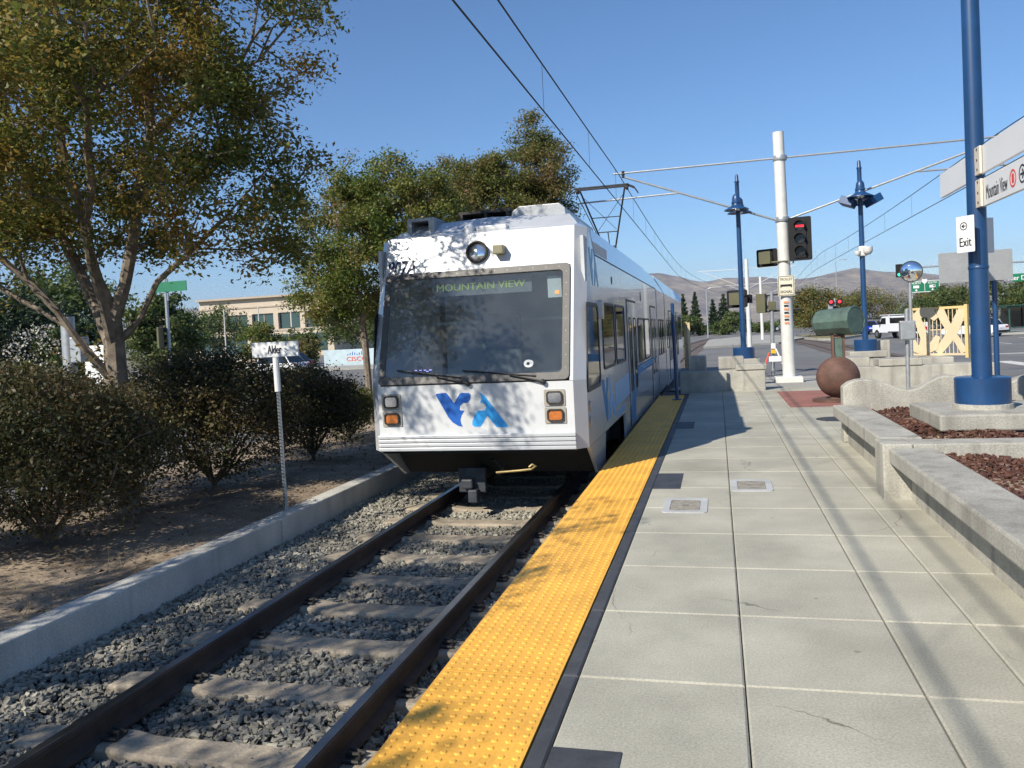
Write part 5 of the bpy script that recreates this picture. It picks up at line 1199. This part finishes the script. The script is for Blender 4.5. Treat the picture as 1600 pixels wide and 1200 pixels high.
s_ = signal('traffic_light', 1.72, 32.1, 1.98, 2, (.4, 1, 0), SIGO, None, 'olive signal hanging on the grey cross arm post', GS, False, 1.0)
obj('mount', MB().tube([(1.72, 32, 2.62), (1.72, 32, 2.7)], .03, 6), IRON, s_)
t = thing('folded_barrier', (1.8, 31.5, -.43), 'red and white folded barrier leaning on the grey post', 'barrier')
obj('leg', MB().tube([(1.55, 31.6, -.42), (1.88, 31.8, .45)], .035, 6), mat('barrier_red', (.6, .06, .04), .5), t); obj('leg', MB().tube([(2.5, 31.6, -.42), (2.12, 31.8, .6)], .03, 6), SIGNW, t); obj('board', MB().box(1.85, 2.3, 31.62, 31.66, .12, .32), SIGNW, t)
t = signal('crossing_signal', 8.07, 60, 2.1, 1, (-.2, -1, 0), SIGK, {0: LENS}, 'crossing signal with paired red lights above the barrel sculpture', GS, False)
for dx in (-.28, .28):
    obj('red_lamp', MB().lathe([(.11, 0), (.11, .05), (.01, .06)], (8.07 + dx, 59.85, 2.75), 14, Matrix.Rotation(math.pi / 2, 4, 'X')), REDL, t)
    obj('lamp_disc', MB().lathe([(.22, -.02), (.22, 0)], (8.07 + dx, 59.88, 2.75), 16, Matrix.Rotation(math.pi / 2, 4, 'X')), SIGK, t)
obj('post', MB().tube([(8.07, 60.1, -.43), (8.07, 60.1, 3.0)], .07, 8), GALV, t); obj('panel', MB().box(7.6, 8.1, 60, 60.05, 1.7, 2.6), SIGNG, t)
s_ = signal('traffic_light', 14.31, 70, 4.68, 3, (-.25, -1, 0), SIGK, {2: GRNL}, 'distant traffic light showing green on its mast arm', GS, True, .85)
obj('mast_arm', MB().tube([(14.31, 70.2, 5.35), (27, 70.2, 5.2)], .07, 8), GALV, s_); obj('mast', MB().tube([(27, 70.2, -.43), (27, 70.2, 5.3)], .13, 10), GALV, s_)
t = thing('highway_sign', (29.9, 130, -.43), 'green highway sign with white lettering behind the convex mirror', 'sign')
box('panel', (27.9, 32.0, 130, 130.1, 4.7, 6.45), GREENS, t, .02)
for a, s in ((28.2, 'NORTH'), (30.4, 'SOUTH')):
    text('lettering', s, SIGNW, (a, 129.985, 5.95), (1, 0, 0), (0, 0, 1), 1.2, .3, t)
    box('route_plate', (a + .2, a + 1.0, 129.98, 129.995, 5.36, 5.76), SIGNW, t)
    obj('arrow', MB().prism([(a + .6, 4.85), (a + .8, 5.1), (a + .66, 5.1), (a + .66, 5.25), (a + .54, 5.25), (a + .54, 5.1), (a + .4, 5.1)], lambda u, v, q: (u, 129.99 - q, v), 0, .01), SIGNW, t)
obj('border', MB().ring(rrect(27.93, 31.97, 4.73, 6.42, .15), rrect(28.02, 31.88, 4.82, 6.33, .1), lambda u, v, q: (u, 129.99 - q, v), .0, .01), SIGNW, t)
box('divider', (29.92, 29.98, 129.98, 129.995, 4.83, 6.0), SIGNW, t)
obj('shield', MB().prism([(29.6, 6.3), (29.62, 6.7), (29.95, 6.6), (30.28, 6.7), (30.3, 6.3), (30.1, 6.02), (29.95, 5.98), (29.8, 6.02)], lambda u, v, q: (u, 129.975 - q, v), .0, .015), SIGNW, t)
for x in (28.3, 31.5): obj('post', MB().tube([(x, 130.2, -.43), (x, 130.2, 6.4)], .12, 8), GALV, t)
t = thing('street_name_sign', (13.6, 40, 2.9), 'green street name sign at the right edge behind the grey sign back', 'sign')
box('panel', (12.75, 14.1, 40, 40.03, 2.85, 3.2), GREENS, t, .01); text('lettering', 'Alder Dr', SIGNW, (12.45, 39.995, 2.92), (1, 0, 0), (0, 0, 1), .95, .2, t); obj('post', MB().tube([(14.0, 40.1, -.43), (14.0, 40.1, 3.4)], .06, 8), GALV, t)
t = thing('bus_shelter', (24.5, 75, -.43), 'dark green bus shelter at the right edge of the street', 'shelter')
GRNP = mat('shelter_green', (.02, .07, .05), .5)
box('roof', (23.2, 27.5, 74, 76, 1.78, 1.95), GRNP, t, .03); box('back_panel', (23.3, 27.4, 75.85, 75.9, .1, 1.75), GLASSD, t)
for x in (23.35, 25.4, 27.3):
    for y in (74.1, 75.95): box('post', (x - .05, x + .05, y - .04, y + .04, -.43, 1.78), GRNP, t)
box('bench', (23.8, 26.8, 75.2, 75.6, .0, .08), GRNP, t); struct(obj('pavement', MB().box(21.5, 60, 72.8, 80, -.44, -.3), APRON), 'pale sidewalk under the bus shelter')
# trees on the right and centre distance
def conifer(x, y, h, w_, label, seed):
    t = thing('conifer_tree', (x, y, -.45), label, 'tree', 'distant conifers'); r = np.random.default_rng(seed)
    obj('trunk', MB().tube([(x, y, -.45), (x, y, h * .9)], [.18, .03], 6), BARKD, t); n = 2400; u = r.uniform(0, 1, n) ** .7
    lay = (np.floor(u * 9) + r.uniform(0, 1, n) ** 2) / 9; z = h * (1 - .92 * lay); rr = w_ * (lay * .9 + .08) * (.55 + .45 * (1 - (lay * 9 % 1))) * r.uniform(.3, 1, n); a = r.uniform(0, 6.283, n)
    leaf_mesh('crown', np.stack([x + rr * np.cos(a), y + rr * np.sin(a), z - rr * .25], 1), .42, LEAFC, t, .3, .5, seed)
for i, (x, y, h, w_, lb) in enumerate([(-5.8, 150, 7.2, 1.9, 'leftmost distant conifer above the train end'), (-3.7, 150, 7.5, 2.0, 'second distant conifer above the train end'), (-.6, 152, 6.0, 1.8, 'short distant conifer left of the blue lamp post'), (1.3, 150, 6.8, 3.0, 'wide distant conifer just left of the blue lamp post')]): conifer(x, y, h, w_, lb, 70 + i)
far_tree(-5.2, 140, -.45, 3.6, 3.0, LEAFG, 'round green tree below the distant conifers', 76, 50, 4500, .4, 'trees in the distance', .1)
far_tree(3.2, 146, -.45, 4.0, 2.6, LEAFG, 'green tree beside the wide distant conifer', 77, 50, 4000, .4, 'trees in the distance', .1)
for i, x in enumerate((-8.5, -1.5, .8, 5.5, 7.5, 9.5)):
    far_tree(x, 135 + i % 2 * 6, -.45, 1.6 + .3 * (i % 3), 2.0, LEAFG, ['low roadside bush at the train end', 'low roadside bush below the short conifer', 'low roadside bush right of the short conifer', 'low roadside bush right of the left lamp post', 'low roadside bush behind the midway signals', 'low roadside bush left of the round tree'][i], 80 + i, 24, 1800, .35, 'roadside bushes', .05, 'bush', 'bush')
far_tree(10.6, 92, -.4, 5.6, 3.1, LEAFR, 'round dark tree with reddish top on the traffic island', 90, 110, 12000, .26, 'trees in the distance', .1)
for i, (x, y, h, w_) in enumerate([(25.5, 112, 3.9, 3.2), (29.5, 114, 5.2, 3.4), (33.8, 110, 6.6, 3.6), (38.5, 112, 6.2, 3.8), (44, 116, 7, 4), (21.6, 150, 6.4, 4.2), (30, 170, 7.4, 6), (16.5, 150, 4.6, 3.6), (41, 165, 8, 6), (56, 150, 9, 6)]):
    far_tree(x, y, -.45, h, w_, LEAFG if i < 5 else LEAFR, ['olive tree right of the convex mirror', 'olive tree behind the fence panel', 'tall olive tree behind the tall blue pole', 'olive tree right of the tall blue pole', 'olive tree at the right edge by the bus shelter', 'reddish tree behind the floodlit lamp post', 'reddish tree behind the convex mirror', 'low reddish tree beside the round island tree', 'reddish tree behind the highway sign', 'reddish tree at the far right'][i], 100 + i, 70, 7000, .34, 'trees in the distance', .08)
# guard rail along the climbing road
t = thing('guard_rail', (20, 130, 0), 'grey guard rail along the road that climbs to the overpass', 'guard rail')
for off in (-11, 11):
    obj('rail_beam', MB().tube([(p[0] + off, p[1], p[2] + .65) for p in pts[1:]], .22, 6), GALV, t)
# street lights far
for i, (x, y, h, lb) in enumerate([(-1.3, 120, 6.6, 'slim distant street light above the roadside bushes'), (26, 190, 14, 'tall distant street light behind the mirror'), (18.6, 165, 9, 'distant street light behind the round tree')]):
    t = thing('street_light', (x, y, -.43), lb, 'street light', 'distant street lights')
    obj('pole', MB().tube([(x, y, -.43), (x, y, h), (x + .6, y, h + .25), (x + 1.8, y, h + .3)], [.11, .08, .06, .05], 8), GALV, t); obj('lamp_head', MB().box(x + 1.6, x + 2.3, y - .15, y + .15, h + .22, h + .38), GALV, t)
# hills
def hills(name, y0, seed, heights, depth, label):
    r = np.random.default_rng(seed); nx, ny = 260, 40; xs = np.linspace(-4200, 4200, nx); kx = [h[0] for h in heights]; kz = [h[1] for h in heights]
    ridge = np.interp(xs, kx, kz); ph = r.uniform(0, 6.28, 12); V = []
    for j in range(ny):
        v = j / (ny - 1); prof = min(1, v / .5) if v < .5 else 1 - (v - .5) * .6; prof = prof ** 1.15
        for i in range(nx):
            x = xs[i]; f = sum(math.sin(x / (260 / (k + 1)) + ph[k] + v * (3 + k) * (1 if k % 2 else -1)) / (k + 1.5) for k in range(9)); g_ = abs(math.sin(x / 120 + v * 2.2 + ph[3])) * .5 + abs(math.sin(x / 57 - v * 3 + ph[5])) * .3
            V.append((x, y0 + v * depth, -8 + ridge[i] * prof * (1 + .05 * f) - 62 * g_ * math.sin(math.pi * min(1, v * 1.9)) * (1 if v < .5 else .2)))
    F = [(j * nx + i, j * nx + i + 1, (j + 1) * nx + i + 1, (j + 1) * nx + i) for j in range(ny - 1) for i in range(nx - 1)]
    struct(obj(name, MB().add(V, F), HILLM, None, True), label)
hills('hills', 3600, 4, [(-4200, 300), (-930, 330), (-330, 345), (-140, 285), (160, 300), (300, 265), (412, 245), (600, 262), (800, 292), (950, 250), (1236, 225), (1650, 180), (2600, 140), (4200, 120)], 2800, 'dry brown hills along the horizon')
# haze
hz = MB().box(-5000, 5000, -300, 6800, -9.5, 460)
h_ = obj('haze', hz, None); tag(h_, 'thin blue haze in the air towards the hills', 'haze', kind='stuff')
hm = bpy.data.materials.new('haze'); hm.use_nodes = True; N = hm.node_tree.nodes; N.remove(N['Principled BSDF'])
pv = N.new('ShaderNodeVolumePrincipled'); pv.inputs['Color'].default_value = (.45, .58, .95, 1); pv.inputs['Density'].default_value = 9e-5; pv.inputs['Anisotropy'].default_value = .2
hm.node_tree.links.new(pv.outputs[0], N['Material Output'].inputs['Volume']); h_.data.materials.append(hm)
